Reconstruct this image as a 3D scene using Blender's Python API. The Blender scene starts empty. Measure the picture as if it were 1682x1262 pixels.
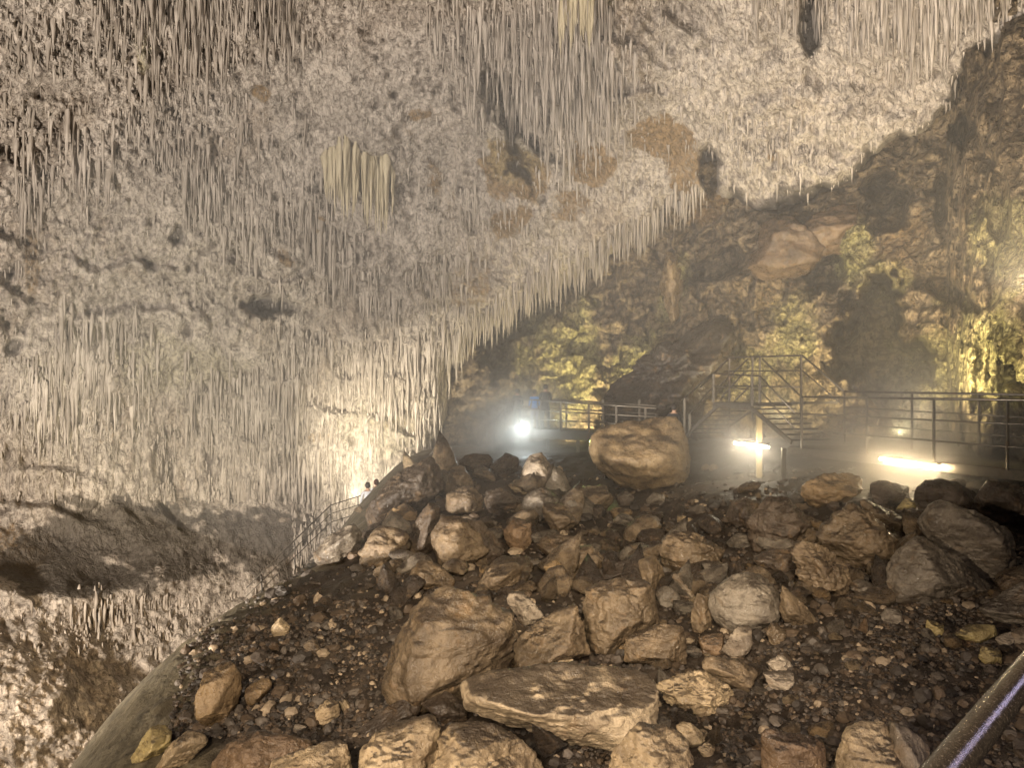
import bpy, bmesh, math, random
import numpy as np
from mathutils import Vector, Matrix
random.seed(7); RNG = np.random.default_rng(11)
S = bpy.context.scene
COL = S.collection
R = math.radians
F = 1263.0; CX, CY = 841.0, 631.0; HZ = 638.0
PIT = math.atan((HZ-CY)/F)

# ------------------------------------------------------------------ helpers
def P(px, py, d):
    """world point seen in photo direction (px,py) at forward distance d"""
    u = (np.asarray(px, float)-CX)/F; v = (CY-np.asarray(py, float))/F
    y = math.cos(PIT)-v*math.sin(PIT); z = v*math.cos(PIT)+math.sin(PIT)
    k = np.asarray(d, float)/y
    return np.stack(np.broadcast_arrays(u*k, y*k, z*k), -1)
def V(px, py, d): return Vector(P(px, py, d).tolist())

def hsh(ix, iy, iz, seed):
    h = (ix.astype(np.uint32)*np.uint32(374761393) + iy.astype(np.uint32)*np.uint32(668265263)
         + iz.astype(np.uint32)*np.uint32(2147483647) + np.uint32((seed*974711) & 0xffffffff))
    h = (h ^ (h >> np.uint32(13)))*np.uint32(1274126177)
    h = (h ^ (h >> np.uint32(16)))*np.uint32(2246822519)
    h = h ^ (h >> np.uint32(15))
    return (h & np.uint32(0xffffff)).astype(np.float64)/float(0xffffff)
def vnoise(p, seed=0):
    i = np.floor(p); f = p-i; f = f*f*f*(f*(f*6-15)+10); i = i.astype(np.int64)
    out = 0
    for dx in (0, 1):
        wx = f[..., 0] if dx else 1-f[..., 0]
        for dy in (0, 1):
            wy = f[..., 1] if dy else 1-f[..., 1]
            for dz in (0, 1):
                wz = f[..., 2] if dz else 1-f[..., 2]
                out = out + wx*wy*wz*hsh(i[..., 0]+dx, i[..., 1]+dy, i[..., 2]+dz, seed)
    return out*2-1
def fbm(p, octs=4, seed=0, gain=.5, ridged=False):
    a = 1; s = 0; t = 0; p = np.array(p, float)
    for o in range(octs):
        n = vnoise(p, seed+o*17)
        if ridged: n = 1-2*np.abs(n)
        s = s+a*n; t += a; a *= gain; p = p*2.03+5.17
    return s/t
def worley(p, seed=0):
    i = np.floor(p).astype(np.int64); best = np.full(p.shape[:-1], 9.0); cell = np.zeros(p.shape[:-1])
    for dx in (-1, 0, 1):
        for dy in (-1, 0, 1):
            for dz in (-1, 0, 1):
                a, b, c = i[..., 0]+dx, i[..., 1]+dy, i[..., 2]+dz
                d = (a+hsh(a, b, c, seed)-p[..., 0])**2+(b+hsh(a, b, c, seed+1)-p[..., 1])**2+(c+hsh(a, b, c, seed+2)-p[..., 2])**2
                m = d < best; best = np.where(m, d, best); cell = np.where(m, hsh(a, b, c, seed+3), cell)
    return np.sqrt(best), cell
def sstep(a, b, x):
    t = np.clip((x-a)/(b-a), 0, 1); return t*t*(3-2*t)

def mesh_np(name, verts, faces, smooth=True, attrs=None):
    verts = np.ascontiguousarray(verts, np.float32); faces = np.ascontiguousarray(faces, np.int32)
    k = faces.shape[1]; m = bpy.data.meshes.new(name)
    m.vertices.add(len(verts)); m.vertices.foreach_set('co', verts.ravel())
    m.loops.add(faces.size); m.loops.foreach_set('vertex_index', faces.ravel())
    m.polygons.add(len(faces)); m.polygons.foreach_set('loop_start', np.arange(0, faces.size, k, dtype=np.int32))
    try: m.polygons.foreach_set('loop_total', np.full(len(faces), k, np.int32))
    except Exception: pass
    m.polygons.foreach_set('use_smooth', np.full(len(faces), smooth, bool))
    for an, arr in (attrs or {}).items():
        ca = m.attributes.new(an, 'FLOAT_COLOR', 'POINT')
        c = np.ones((len(verts), 4), np.float32); c[:, :arr.shape[1]] = arr
        ca.data.foreach_set('color', c.ravel())
    m.update(calc_edges=True); m.validate()
    return m
def link(name, mesh, mat=None, parent=None):
    o = bpy.data.objects.new(name, mesh); COL.objects.link(o)
    if mat and not mesh.materials: mesh.materials.append(mat)
    if parent: o.parent = parent
    return o
def tag(o, label=None, cat=None, group=None, kind=None):
    for k, v in (('label', label), ('category', cat), ('group', group), ('kind', kind)):
        if v: o[k] = v
    return o
def empty(name, loc, label, cat, group=None):
    o = bpy.data.objects.new(name, None); COL.objects.link(o); o.location = loc; o.empty_display_size = .2
    return tag(o, label, cat, group)

class MB:
    """collects bars, tubes and boxes in world space"""
    def __init__(s): s.v = []; s.f = []
    def tube(s, pts, r, n=8, caps=True):
        pts = [Vector(p) for p in pts]; rings = []
        for i, p in enumerate(pts):
            a = pts[max(i-1, 0)]; b = pts[min(i+1, len(pts)-1)]
            t = (b-a).normalized(); up = Vector((0, 0, 1)) if abs(t.z) < .95 else Vector((1, 0, 0))
            x = t.cross(up).normalized(); y = x.cross(t).normalized(); st = len(s.v)
            rr = r[i] if isinstance(r, (list, tuple)) else r
            for k in range(n):
                a_ = 2*math.pi*k/n; s.v.append(p+x*math.cos(a_)*rr+y*math.sin(a_)*rr)
            rings.append(st)
        for a, b in zip(rings, rings[1:]):
            for k in range(n): s.f.append((a+k, a+(k+1) % n, b+(k+1) % n, b+k))
        if caps:
            s.f.append(tuple(rings[0]+k for k in reversed(range(n)))); s.f.append(tuple(rings[-1]+k for k in range(n)))
        return s
    def bar(s, a, b, w, h, up=(0, 0, 1)):
        a = Vector(a); b = Vector(b); t = (b-a).normalized(); up = Vector(up)
        if abs(t.dot(up)) > .97: up = Vector((0, 1, 0))
        x = t.cross(up).normalized()*w/2; y = x.cross(t).normalized()*h/2; st = len(s.v)
        for p in (a, b):
            for sx, sy in ((-1, -1), (1, -1), (1, 1), (-1, 1)): s.v.append(p+x*sx+y*sy)
        s.f += [tuple(st+i for i in q) for q in ((0, 3, 2, 1), (4, 5, 6, 7), (0, 1, 5, 4), (1, 2, 6, 5), (2, 3, 7, 6), (3, 0, 4, 7))]
        return s
    def build(s, name, mat, parent=None, smooth=True):
        off = parent.location if parent is not None and parent.parent is None else (parent.parent.location+parent.location if parent is not None else Vector())
        m = bpy.data.meshes.new(name); m.from_pydata([tuple(v-off) for v in s.v], [], s.f); m.update()
        if smooth: m.polygons.foreach_set('use_smooth', [len(p.vertices) == 4 and smooth == 'tube' for p in m.polygons])
        return link(name, m, mat, parent)

# ------------------------------------------------------------------ materials
class NT:
    def __init__(s, name):
        s.m = bpy.data.materials.new(name); s.m.use_nodes = True; s.t = s.m.node_tree; s.t.nodes.clear()
        s.out = s.n('ShaderNodeOutputMaterial'); s.b = s.n('ShaderNodeBsdfPrincipled'); s.l(s.b.outputs[0], s.out.inputs['Surface'])
    def n(s, t, **kw):
        x = s.t.nodes.new(t)
        for k, v in kw.items(): setattr(x, k, v)
        return x
    def l(s, a, b): s.t.links.new(a, b)
    def put(s, val, sock):
        if hasattr(val, 'links'): s.l(val, sock)
        else: sock.default_value = (*val, 1) if isinstance(val, tuple) and len(val) == 3 and sock.type == 'RGBA' else val
    def noise(s, co, scale, detail=4, rough=.55, dist=0):
        x = s.n('ShaderNodeTexNoise'); s.put(co, x.inputs['Vector']); x.inputs['Scale'].default_value = scale
        x.inputs['Detail'].default_value = detail; x.inputs['Roughness'].default_value = rough; x.inputs['Distortion'].default_value = dist
        return x.outputs['Fac']
    def vor(s, co, scale, feature='F1'):
        x = s.n('ShaderNodeTexVoronoi', feature=feature); s.put(co, x.inputs['Vector']); x.inputs['Scale'].default_value = scale
        return x.outputs['Distance']
    def ramp(s, f, a, b):
        x = s.n('ShaderNodeMapRange', interpolation_type='SMOOTHSTEP'); s.put(f, x.inputs[0])
        x.inputs[1].default_value = a; x.inputs[2].default_value = b; return x.outputs[0]
    def mix(s, f, a, b, mode='MIX'):
        x = s.n('ShaderNodeMix', data_type='RGBA', blend_type=mode)
        s.put(f, x.inputs[0]); s.put(a, x.inputs[6]); s.put(b, x.inputs[7]); return x.outputs[2]
    def math(s, op, a, b=0.0):
        x = s.n('ShaderNodeMath', operation=op); s.put(a, x.inputs[0]); s.put(b, x.inputs[1]); return x.outputs[0]
    def scale(s, co, v):
        x = s.n('ShaderNodeMapping'); s.put(co, x.inputs[0]); x.inputs['Scale'].default_value = v; return x.outputs[0]
    def bump(s, h, strength, dist, prev=None):
        x = s.n('ShaderNodeBump'); s.put(h, x.inputs['Height']); x.inputs['Strength'].default_value = strength; x.inputs['Distance'].default_value = dist
        if prev is not None: s.l(prev, x.inputs['Normal'])
        return x.outputs[0]
    def bumps(s, *hs):
        tot = None
        for h, k in hs:
            x = s.math('MULTIPLY', h, k); tot = x if tot is None else s.math('ADD', tot, x)
        return s.bump(tot, 1.0, 1.0)
    def geo(s): return s.n('ShaderNodeNewGeometry')
    def attr(s, name): 
        x = s.n('ShaderNodeAttribute'); x.attribute_name = name; return x
    def sep(s, c):
        x = s.n('ShaderNodeSeparateColor'); s.put(c, x.inputs[0]); return x.outputs
    def fin(s, col, rough, normal=None, spec=.4, metal=0.0):
        s.put(col, s.b.inputs['Base Color']); s.put(rough, s.b.inputs['Roughness']); s.b.inputs['Specular IOR Level'].default_value = spec
        s.b.inputs['Metallic'].default_value = metal
        if normal is not None: s.l(normal, s.b.inputs['Normal'])
        return s.m

def mat_rock():
    t = NT('boulder_stone'); co = t.n('ShaderNodeTexCoord').outputs['Object']; oi = t.n('ShaderNodeObjectInfo'); tint = oi.outputs['Color']
    off = t.n('ShaderNodeVectorMath', operation='ADD'); t.l(co, off.inputs[0])
    cmb = t.n('ShaderNodeCombineXYZ'); rr = t.math('MULTIPLY', oi.outputs['Random'], 60.0)
    for k in range(3): t.l(rr, cmb.inputs[k])
    t.l(cmb.outputs[0], off.inputs[1]); c = off.outputs[0]
    n1 = t.noise(c, 1.6, 3, .62, .6); n2 = t.noise(c, 7, 4, .68, .3); st = t.noise(t.scale(c, (1, 1.2, 2.4)), 1.5, 5, .68, .8)
    n4 = t.noise(c, 34, 4, .7)
    col = t.mix(t.ramp(n1, .3, .72), t.mix(1.0, tint, (.50, .46, .42), 'MULTIPLY'), t.mix(1.0, tint, (1.35, 1.3, 1.22), 'MULTIPLY'))
    col = t.mix(t.math('MULTIPLY', t.ramp(st, .5, .68), .5), col, t.mix(1.0, tint, (1.7, 1.6, 1.45), 'MULTIPLY'))
    col = t.mix(t.math('MULTIPLY', t.ramp(n2, .52, .7), .6), col, t.mix(1.0, tint, (.34, .28, .24), 'MULTIPLY'))
    col = t.mix(t.math('MULTIPLY', t.ramp(t.noise(c, 3.1, 4, .6, 1.0), .56, .70), .55), col, (.19, .12, .062))
    col = t.mix(t.math('MULTIPLY', t.ramp(n4, .55, .75), .4), col, t.mix(1.0, tint, (2.1, 2.0, 1.9), 'MULTIPLY'))
    up = t.n('ShaderNodeSeparateXYZ'); t.l(t.geo().outputs['Normal'], up.inputs[0])
    dirt = t.math('MULTIPLY', t.ramp(up.outputs[2], .5, .85), t.ramp(t.math('ADD', t.noise(c, 2.3, 5, .6), t.math('MULTIPLY', t.math('SUBTRACT', 1.0, oi.outputs['Alpha']), .13)), .38, .58))
    col = t.mix(t.math('MULTIPLY', dirt, .88), col, (.040, .029, .021))
    nb = t.bumps((st, .045), (n2, .045), (n4, .014), (t.noise(c, 110, 2, .7), .003))
    return t.fin(col, t.ramp(n2, .1, 1.1), nb, .45)
def mat_gravel():
    t = NT('gravel_stone'); a = t.attr('tint'); co = t.n('ShaderNodeTexCoord').outputs['Object']
    n = t.noise(co, 18, 4, .65)
    col = t.mix(n, t.mix(1.0, a.outputs['Color'], (.55, .5, .46), 'MULTIPLY'), t.mix(1.0, a.outputs['Color'], (1.5, 1.45, 1.4), 'MULTIPLY'))
    return t.fin(col, .62, t.bump(n, .5, .02), .4)
def mat_ground():
    t = NT('cave_earth'); co = t.n('ShaderNodeTexCoord').outputs['Object']; m = t.sep(t.attr('mask').outputs['Color'])
    n1 = t.noise(co, .8, 6, .6, .5); n2 = t.noise(co, 5, 6, .7); n3 = t.noise(t.scale(co, (2.6, .8, 1)), 2.4, 7, .75, .8)
    col = t.mix(t.ramp(n2, .3, .75), (.020, .014, .010), (.062, .046, .033))
    col = t.mix(t.ramp(n1, .45, .7), col, (.085, .062, .043))
    fl = t.mix(t.ramp(n3, .3, .7), (.055, .045, .028), (.150, .122, .078))
    fl = t.mix(t.ramp(n2, .5, .72), fl, (.03, .025, .018))
    col = t.mix(m[0], col, fl)
    nb = t.bumps((n2, .06), (t.noise(co, 26, 3, .7), .011))
    return t.fin(col, t.ramp(n1, -.1, 1.0), nb, .35)
def mat_wall(name, base, dark, gap, streak=True):
    t = NT(name); co = t.n('ShaderNodeTexCoord').outputs['Object']; m = t.sep(t.attr('mask').outputs['Color']); k = t.sep(t.attr('relief').outputs['Color'])
    n1 = t.noise(co, .35, 3, .62, .5); n2 = t.noise(co, 2.0, 3, .7, .6); st = t.noise(t.scale(co, (1, 1, .2)), 6.5, 3, .7, .3)
    n4 = t.noise(t.scale(co, (1, 1, .5)) if streak else co, 6.5, 3, .75, .5); n5 = t.noise(co, 20, 2, .7)
    v1 = None if streak else t.vor(t.scale(co, (1, 1, 1.2)), 2.2)
    col = t.mix(t.ramp(n1, .3, .7), dark, base)
    if streak: col = t.mix(t.math('MULTIPLY', t.ramp(t.noise(t.scale(co, (1, 1, .35)), .32, 4, .6, .8), .50, .68), .6), col, (.27, .205, .145))
    if streak: col = t.mix(t.math('MULTIPLY', t.ramp(st, .5, .60), .6), col, gap)
    else: col = t.mix(t.math('MULTIPLY', t.ramp(t.math('ADD', v1, t.math('MULTIPLY', n2, .5)), .62, .95), .8), col, gap)  # cell edges go dark: crevice shade put into the colour
    col = t.mix(t.math('MULTIPLY', t.ramp(n2, .52, .66), .6), col, gap)
    col = t.mix(t.math('MULTIPLY', t.ramp(n4, .50, .66), .45), col, t.mix(1.0, base, (1.28, 1.27, 1.26), 'MULTIPLY'))
    col = t.mix(t.math('MULTIPLY', t.ramp(n4, .48, .34), .65), col, gap)
    col = t.mix(t.math('MULTIPLY', t.ramp(k[0], .5, .12), .85), col, gap)  # painted crevice shade: low relief mixed toward the gap tone
    och = t.mix(t.ramp(n4, .35, .65), (.105, .068, .028), (.27, .18, .095))
    col = t.mix(t.math('MULTIPLY', t.ramp(t.math('ADD', m[0], t.math('MULTIPLY', t.math('ADD', n2, n4), 1.0)), 1.42, 1.95), .95), col, och)
    col = t.mix(t.math('MULTIPLY', t.ramp(t.math('ADD', m[1], t.math('MULTIPLY', n4, .7)), .75, 1.05), .8), col, (.060, .050, .040))  # shade of hollows and low recess painted dark, also the brown lip
    col = t.mix(t.math('MULTIPLY', m[2], .65), col, t.mix(t.ramp(n4, .38, .62), (.10, .09, .035), (.45, .41, .18)))
    nb = t.bumps((n2, .17), (st, .11) if streak else (v1, -.24), (n4, .13), (n5, .028))
    return t.fin(col, .8, nb, .25)
def mat_stal():
    t = NT('stalactite_calcite'); g = t.geo(); co = g.outputs['Position']; a = t.attr('tint')
    st = t.noise(t.scale(co, (1, 1, .22)), 6, 4, .6); n1 = t.noise(co, .5, 4, .6); tv = t.noise(t.scale(co, (1, 1, .04)), 3.5, 3, .8)
    col = t.mix(t.ramp(n1, .3, .7), (.34, .292, .245), (.51, .448, .385)); col = t.mix(t.math('MULTIPLY', t.ramp(tv, .45, .62), .6), col, (.17, .138, .11)); col = t.mix(t.math('MULTIPLY', t.ramp(st, .45, .68), .6), col, (.19, .155, .12))
    return t.fin(col, .65, t.bump(st, .6, .06), .35)
def mat_curtain():
    t = NT('yellow_calcite'); co = t.n('ShaderNodeTexCoord').outputs['Object']; st = t.noise(t.scale(co, (1, 1, .2)), 5, 4, .6)
    return t.fin(t.mix(t.ramp(st, .3, .7), (.33, .275, .18), (.52, .45, .32)), .6, t.bump(st, .5, .06), .35)
def mat_metal(name, c, rough=.4, metal=.8):
    t = NT(name); co = t.n('ShaderNodeTexCoord').outputs['Object']; n = t.noise(co, 14, 5, .65); r = t.noise(co, 3, 4, .6)
    col = t.mix(t.ramp(n, .5, .72), c, tuple(x*.45 for x in c)); col = t.mix(t.math('MULTIPLY', t.ramp(r, .58, .72), .6), col, (.13, .065, .03))
    return t.fin(col, t.ramp(n, -rough, 1.6), t.bump(n, .15, .004), .5, metal)
def mat_plain(name, c, rough=.8, var=.35):
    t = NT(name); co = t.n('ShaderNodeTexCoord').outputs['Object']; n = t.noise(co, 9, 4, .6)
    return t.fin(t.mix(n, tuple(x*(1-var) for x in c), tuple(min(1, x*(1+var)) for x in c)), rough, t.bump(n, .3, .01))
def mat_emit(name, c, s):
    m = bpy.data.materials.new(name); m.use_nodes = True; nt = m.node_tree; nt.nodes.clear()
    e = nt.nodes.new('ShaderNodeEmission'); e.inputs[0].default_value = (*c, 1); e.inputs[1].default_value = s
    o = nt.nodes.new('ShaderNodeOutputMaterial'); nt.links.new(e.outputs[0], o.inputs[0]); return m

M_ROCK = mat_rock(); M_GRAV = mat_gravel(); M_GND = mat_ground(); M_STAL = mat_stal(); M_CURT = mat_curtain()
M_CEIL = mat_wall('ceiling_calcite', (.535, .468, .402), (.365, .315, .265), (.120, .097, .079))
M_BACK = mat_wall('back_wall_stone', (.28, .212, .135), (.135, .098, .060), (.034, .024, .016), False)
M_STEEL = mat_metal('galvanised_steel', (.16, .142, .117)); M_DSTEEL = mat_metal('dark_steel', (.10, .085, .068), .45, .4)
M_DECK = mat_metal('deck_grating', (.085, .076, .064), .5, .5)

# ------------------------------------------------------------------ ground
CP = [(100,1400,6.5),(600,1400,5.3),(1100,1400,5.2),(1682,1400,5.0),(2100,1350,5.0),
 (250,1240,8),(640,1240,6.9),(1100,1240,6.5),(1500,1240,6.2),(1682,1200,6.3),(2100,1150,6.5),
 (330,1080,10.3),(600,1080,9.7),(850,1090,9),(1200,1090,8.5),(1500,1060,8.3),(1682,1060,8),(2100,1040,8),
 (420,990,13.8),(600,980,12.9),(800,960,12.5),(1000,960,12),(1200,950,11.5),(1450,950,10.5),(1682,940,10),(2100,930,9.6),
 (530,920,18),(700,890,17),(850,890,16),(1000,880,15.5),(1200,870,14),(1400,850,13),(1682,840,11.6),(2100,820,11.5),
 (640,850,21),(760,800,22),(900,790,22),(1050,810,20),(1200,800,17.6),(1400,790,15.8),(1682,790,13.5),(2100,770,13),
 (720,766,26.5),(850,752,27),(1000,752,25.5),(1200,765,21.5),(1400,752,20),(1682,735,18.5),(2100,720,17),
 (700,745,36),(850,732,35),(1000,728,34),(1200,722,31),(1400,705,30),(1600,702,28),(2000,700,25),
 (600,740,50),(900,720,50),(1300,700,50),(1900,690,50),(700,1900,2.6),(1500,1900,2.6)]
CPW = P(*np.array(CP, float).T)
def _phi(r2): return .5*r2*np.log(r2+1e-9)
_xy = CPW[:, :2]; _n = len(_xy)
_K = _phi(((_xy[:, None]-_xy[None])**2).sum(-1))+np.eye(_n)*.35
_Pm = np.c_[np.ones(_n), _xy]; _A = np.block([[_K, _Pm], [_Pm.T, np.zeros((3, 3))]])
_w = np.linalg.solve(_A, np.r_[CPW[:, 2], np.zeros(3)])
EDGE_Y = [0, 5, 8.5, 11, 13.5, 17, 20, 24, 28, 35, 60]; EDGE_X = [-4.0, -4.3, -4.96, -5.5, -5.84, -5.3, -4.9, -4.9, -5.0, -5.4, -6]
def shoulder(x, y): return np.maximum(0, np.interp(y, EDGE_Y, EDGE_X)+1.25-x)
def ground_z(x, y):
    x = np.asarray(x, float); y = np.asarray(y, float); sh = x.shape; q = np.c_[x.ravel(), y.ravel()]
    q2 = q.copy(); q2[:, 0] = np.maximum(q2[:, 0], np.interp(q2[:, 1], EDGE_Y, EDGE_X)-.5)
    z = np.empty(len(q))
    for i in range(0, len(q), 40000):
        b = q2[i:i+40000]; z[i:i+40000] = _phi(((b[:, None]-_xy[None])**2).sum(-1))@_w[:_n]+np.c_[np.ones(len(b)), b]@_w[_n:]
    s = shoulder(q[:, 0], q[:, 1]); z = z-np.where(s < 2.4, .36*s*s, .36*2.4*2.4+1.75*(s-2.4))
    return np.maximum(z, -16).reshape(sh)
nu, nd = 560, 460
gx, gd = np.meshgrid(np.linspace(-900, 2500, nu), np.geomspace(1.6, 62, nd))
X = (gx-CX)/F*gd; Y = gd.copy(); Z = ground_z(X, Y)
pp = np.stack([X, Y, Z*0], -1); shm = np.clip(shoulder(X, Y)/1.0, 0, 1)
Z = Z+.16*fbm(pp*.55, 4, 3)*(1-.5*shm)+.10*fbm(pp*2.1, 4, 9, .55, True)*(1-.75*shm)+.025*fbm(pp*8, 3, 5)
GD = gd[:, 0]; PX0, PXS = -900.0, 3400.0/(nu-1)
def hit(px, py, lo=2.0):
    """distance at which the view direction (px,py) meets the ground sheet"""
    c = (px-PX0)/PXS; i = int(c); z = Z[:, i]*(1-c+i)+Z[:, i+1]*(c-i); b = np.nonzero((P(px, py, GD)[:, 2] <= z) & (GD > lo))[0]
    return float(GD[b[0]]) if len(b) else None
def gz(x, y):
    """height of the ground sheet"""
    x = np.asarray(x, float); y = np.asarray(y, float); c = np.clip((CX+F*x/y-PX0)/PXS, 0, nu-2); r = np.clip(np.log(y/1.6)/np.log(62/1.6)*(nd-1), 0, nd-2)
    i = c.astype(int); j = r.astype(int); a = c-i; b = r-j
    return (Z[j, i]*(1-a)+Z[j, i+1]*a)*(1-b)+(Z[j+1, i]*(1-a)+Z[j+1, i+1]*a)*b
idx = np.arange(nu*nd).reshape(nd, nu)
quads = np.stack([idx[:-1, :-1], idx[:-1, 1:], idx[1:, 1:], idx[1:, :-1]], -1).reshape(-1, 4)
msk = np.stack([sstep(.15, .6, shoulder(X-.75, Y)+.5*fbm(pp*.8, 4, 21)), X*0, X*0], -1).reshape(-1, 3)
g = link('ground', mesh_np('ground', np.stack([X, Y, Z], -1).reshape(-1, 3), quads, True, {'mask': msk}), M_GND); tag(g, kind='structure')

# ------------------------------------------------------------------ cave ceiling and walls
BND = np.array([(735, 2200), (735, 655), (744, 604), (775, 560), (800, 540), (850, 497), (900, 472), (960, 450), (1000, 420), (1060, 396), (1110, 354),
       (1175, 330), (1250, 336), (1330, 326), (1400, 300), (1450, 262), (1510, 232), (1572, 196), (1590, 80), (1700, 60), (2300, 40)], float)
def bdist(px, py):
    """signed pixel distance to the lower lip of the vault: > 0 inside the ceiling sheet"""
    best = np.full(px.shape, 1e9); sg = np.zeros(px.shape)
    for a, b in zip(BND, BND[1:]):
        e = b-a; t = np.clip(((px-a[0])*e[0]+(py-a[1])*e[1])/(e@e), 0, 1)
        d = np.hypot(px-a[0]-t*e[0], py-a[1]-t*e[1]); cr = e[0]*(py-a[1])-e[1]*(px-a[0])
        m = d < best-1e-6; best = np.where(m, d, best); sg = np.where(m, -np.sign(cr), sg)
    return best*sg
def ell(px, py, lst, warp):
    out = np.zeros(px.shape)
    for cx, cy, rx, ry, rot, k in lst:
        c, s = math.cos(R(rot)), math.sin(R(rot)); dx, dy = px-cx, py-cy
        q = np.hypot((dx*c+dy*s)/rx, (-dx*s+dy*c)/ry)+warp
        out = np.maximum(out, k*sstep(1.1, .55, q))
    return out
OCHRE = [(835,270,70,60,20,1),(975,270,45,42,0,1),(1085,225,60,35,15,1),(1125,290,35,70,-15,.9),(1145,345,55,40,0,1),(830,370,45,30,-30,1),(690,188,28,14,0,.9),
         (428,152,18,24,-35,.9),(935,335,32,36,0,.8),(770,480,40,28,-10,.7),(715,295,22,50,-15,.75),(525,370,30,18,35,.8),(470,425,14,26,-35,.8),(52,440,14,80,0,.7),(780,445,60,30,-40,.6),
         (1270,255,12,12,0,.7),(640,690,40,20,0,.5),(520,720,25,14,0,.6),(175,700,60,50,0,.45),(20,900,60,45,0,.7),(50,1110,110,130,0,.4),(660,225,60,35,0,.4),(740,340,20,60,0,.5)]
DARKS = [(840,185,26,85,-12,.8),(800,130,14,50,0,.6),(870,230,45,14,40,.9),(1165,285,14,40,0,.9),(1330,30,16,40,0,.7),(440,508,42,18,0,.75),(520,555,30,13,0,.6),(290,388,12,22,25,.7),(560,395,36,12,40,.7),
         (1575,205,30,32,0,1),(355,235,14,22,0,.5),(235,235,26,14,0,.4),(520,310,20,14,0,.6),(20,570,18,16,0,.7),(365,505,18,18,0,.5),(250,440,14,14,0,.6),(385,570,22,12,0,.5),(620,455,30,12,20,.5),(260,895,250,80,0,.85),(130,940,170,60,0,.9),(430,890,100,80,-20,.8)]  # hollows and low left band, their shade painted into the wall colour
GREEN = [(300,600,130,60,0,.35),(90,620,60,80,0,.22),(640,690,90,60,0,.25),(590,280,55,40,10,.45),(840,250,60,50,0,.3),(950,20,60,40,0,.3),(235,60,14,70,0,.5)]
def lerp(x, pts): return np.interp(x, [p[0] for p in pts], [p[1] for p in pts])
def D1base(px, py):
    bot = lerp(px, [(-300, 30), (0, 32), (300, 36), (735, 40), (900, 38), (1100, 35), (1300, 31), (1500, 27), (1700, 23), (2300, 18)])
    top = lerp(px, [(-300, 19), (300, 22), (735, 24), (1100, 22), (1500, 18.5), (2300, 14)])
    t = sstep(-350, 760, py); t2 = np.clip((py-820)/500, 0, 1.3)
    return top+(bot-top)*t-9*t2
def D1(px, py, detail=True):
    d = D1base(px, py); w = P(px, py, d); warp = .75*fbm(w*.42, 5, 40, .62)+.35*fbm(w*2.1, 3, 41, .6)
    d = d-2.0*fbm(w*np.array([.11, .11, .10]), 3, 1)-.9*fbm(w*np.array([.33, .33, .25]), 3, 2)
    d = d-1.5*np.exp(-((py-965-18*np.sin(px/70))/28)**2)*sstep(420, 230, px)         # ledge low on the left
    d = d-2.0*np.exp(-((px-30)/150)**2-((py-1150)/150)**2)
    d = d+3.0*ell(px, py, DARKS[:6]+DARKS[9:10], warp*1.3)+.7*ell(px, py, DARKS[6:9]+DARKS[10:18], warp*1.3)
    # stepped ledges running down to the right, each one a lip the curtains hang from
    u = (py*.93-px*.36)/95+2.2*fbm(w*.16, 4, 60); saw = u-np.floor(u); d = d+.8*(saw*sstep(1.0, .7, saw)-.4)*sstep(-.05, .35, fbm(w*.25, 3, 61))
    b = bdist(px, py)+34*fbm(w*.5, 4, 66, .6)*sstep(1000, 1300, px)+7*fbm(w*.9, 3, 67); rim = np.clip(1-b/np.interp(px, [1100, 1250], [46, 18]), 0, 1); d = d+4.2*(1-np.sqrt(np.clip(1-rim*rim, 0, 1)))
    return d, w, warp, b
pxs = np.linspace(-330, 2150, 900); pys = np.linspace(-330, 1500, 660)
GX, GY = np.meshgrid(pxs, pys)
D, W, WARP, B = D1(GX, GY)
sf = .35+.65*sstep(-.2, .3, fbm(W*.22, 3, 70))
rib = fbm(W*np.array([3.0, 3.0, .34]), 4, 80, .6); cor = fbm(W*np.array([1.7, 1.7, 1.5]), 5, 90, .62, True)
smooth = 1-.55*ell(GX, GY, OCHRE[:6], WARP)-.5*ell(GX, GY, DARKS[18:], WARP)
fin = fbm(W*np.array([5.5, 5.5, 1.5]), 3, 95, .65)
D = D-smooth*(.55*rib*sf+(.10+.30*sstep(-.3, .25, fbm(W*.16, 3, 71)))*cor+.18*fin)
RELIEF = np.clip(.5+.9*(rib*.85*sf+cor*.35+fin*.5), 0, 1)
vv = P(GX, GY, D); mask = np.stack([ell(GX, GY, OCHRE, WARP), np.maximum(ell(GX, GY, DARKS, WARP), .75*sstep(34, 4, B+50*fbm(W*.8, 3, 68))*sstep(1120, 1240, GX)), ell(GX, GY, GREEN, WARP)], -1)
ny_, nx_ = GX.shape; idx = np.arange(nx_*ny_).reshape(ny_, nx_); keep = (B > 0)
q = np.stack([idx[:-1, :-1], idx[1:, :-1], idx[1:, 1:], idx[:-1, 1:]], -1)
kq = keep[:-1, :-1] & keep[1:, :-1] & keep[1:, 1:] & keep[:-1, 1:]
q = q[kq]; used = np.unique(q); rm = np.full(nx_*ny_, -1); rm[used] = np.arange(len(used))
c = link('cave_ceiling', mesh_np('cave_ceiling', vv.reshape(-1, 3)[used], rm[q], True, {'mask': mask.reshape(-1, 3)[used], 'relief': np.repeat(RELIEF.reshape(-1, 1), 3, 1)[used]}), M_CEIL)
tag(c, kind='structure')

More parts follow.
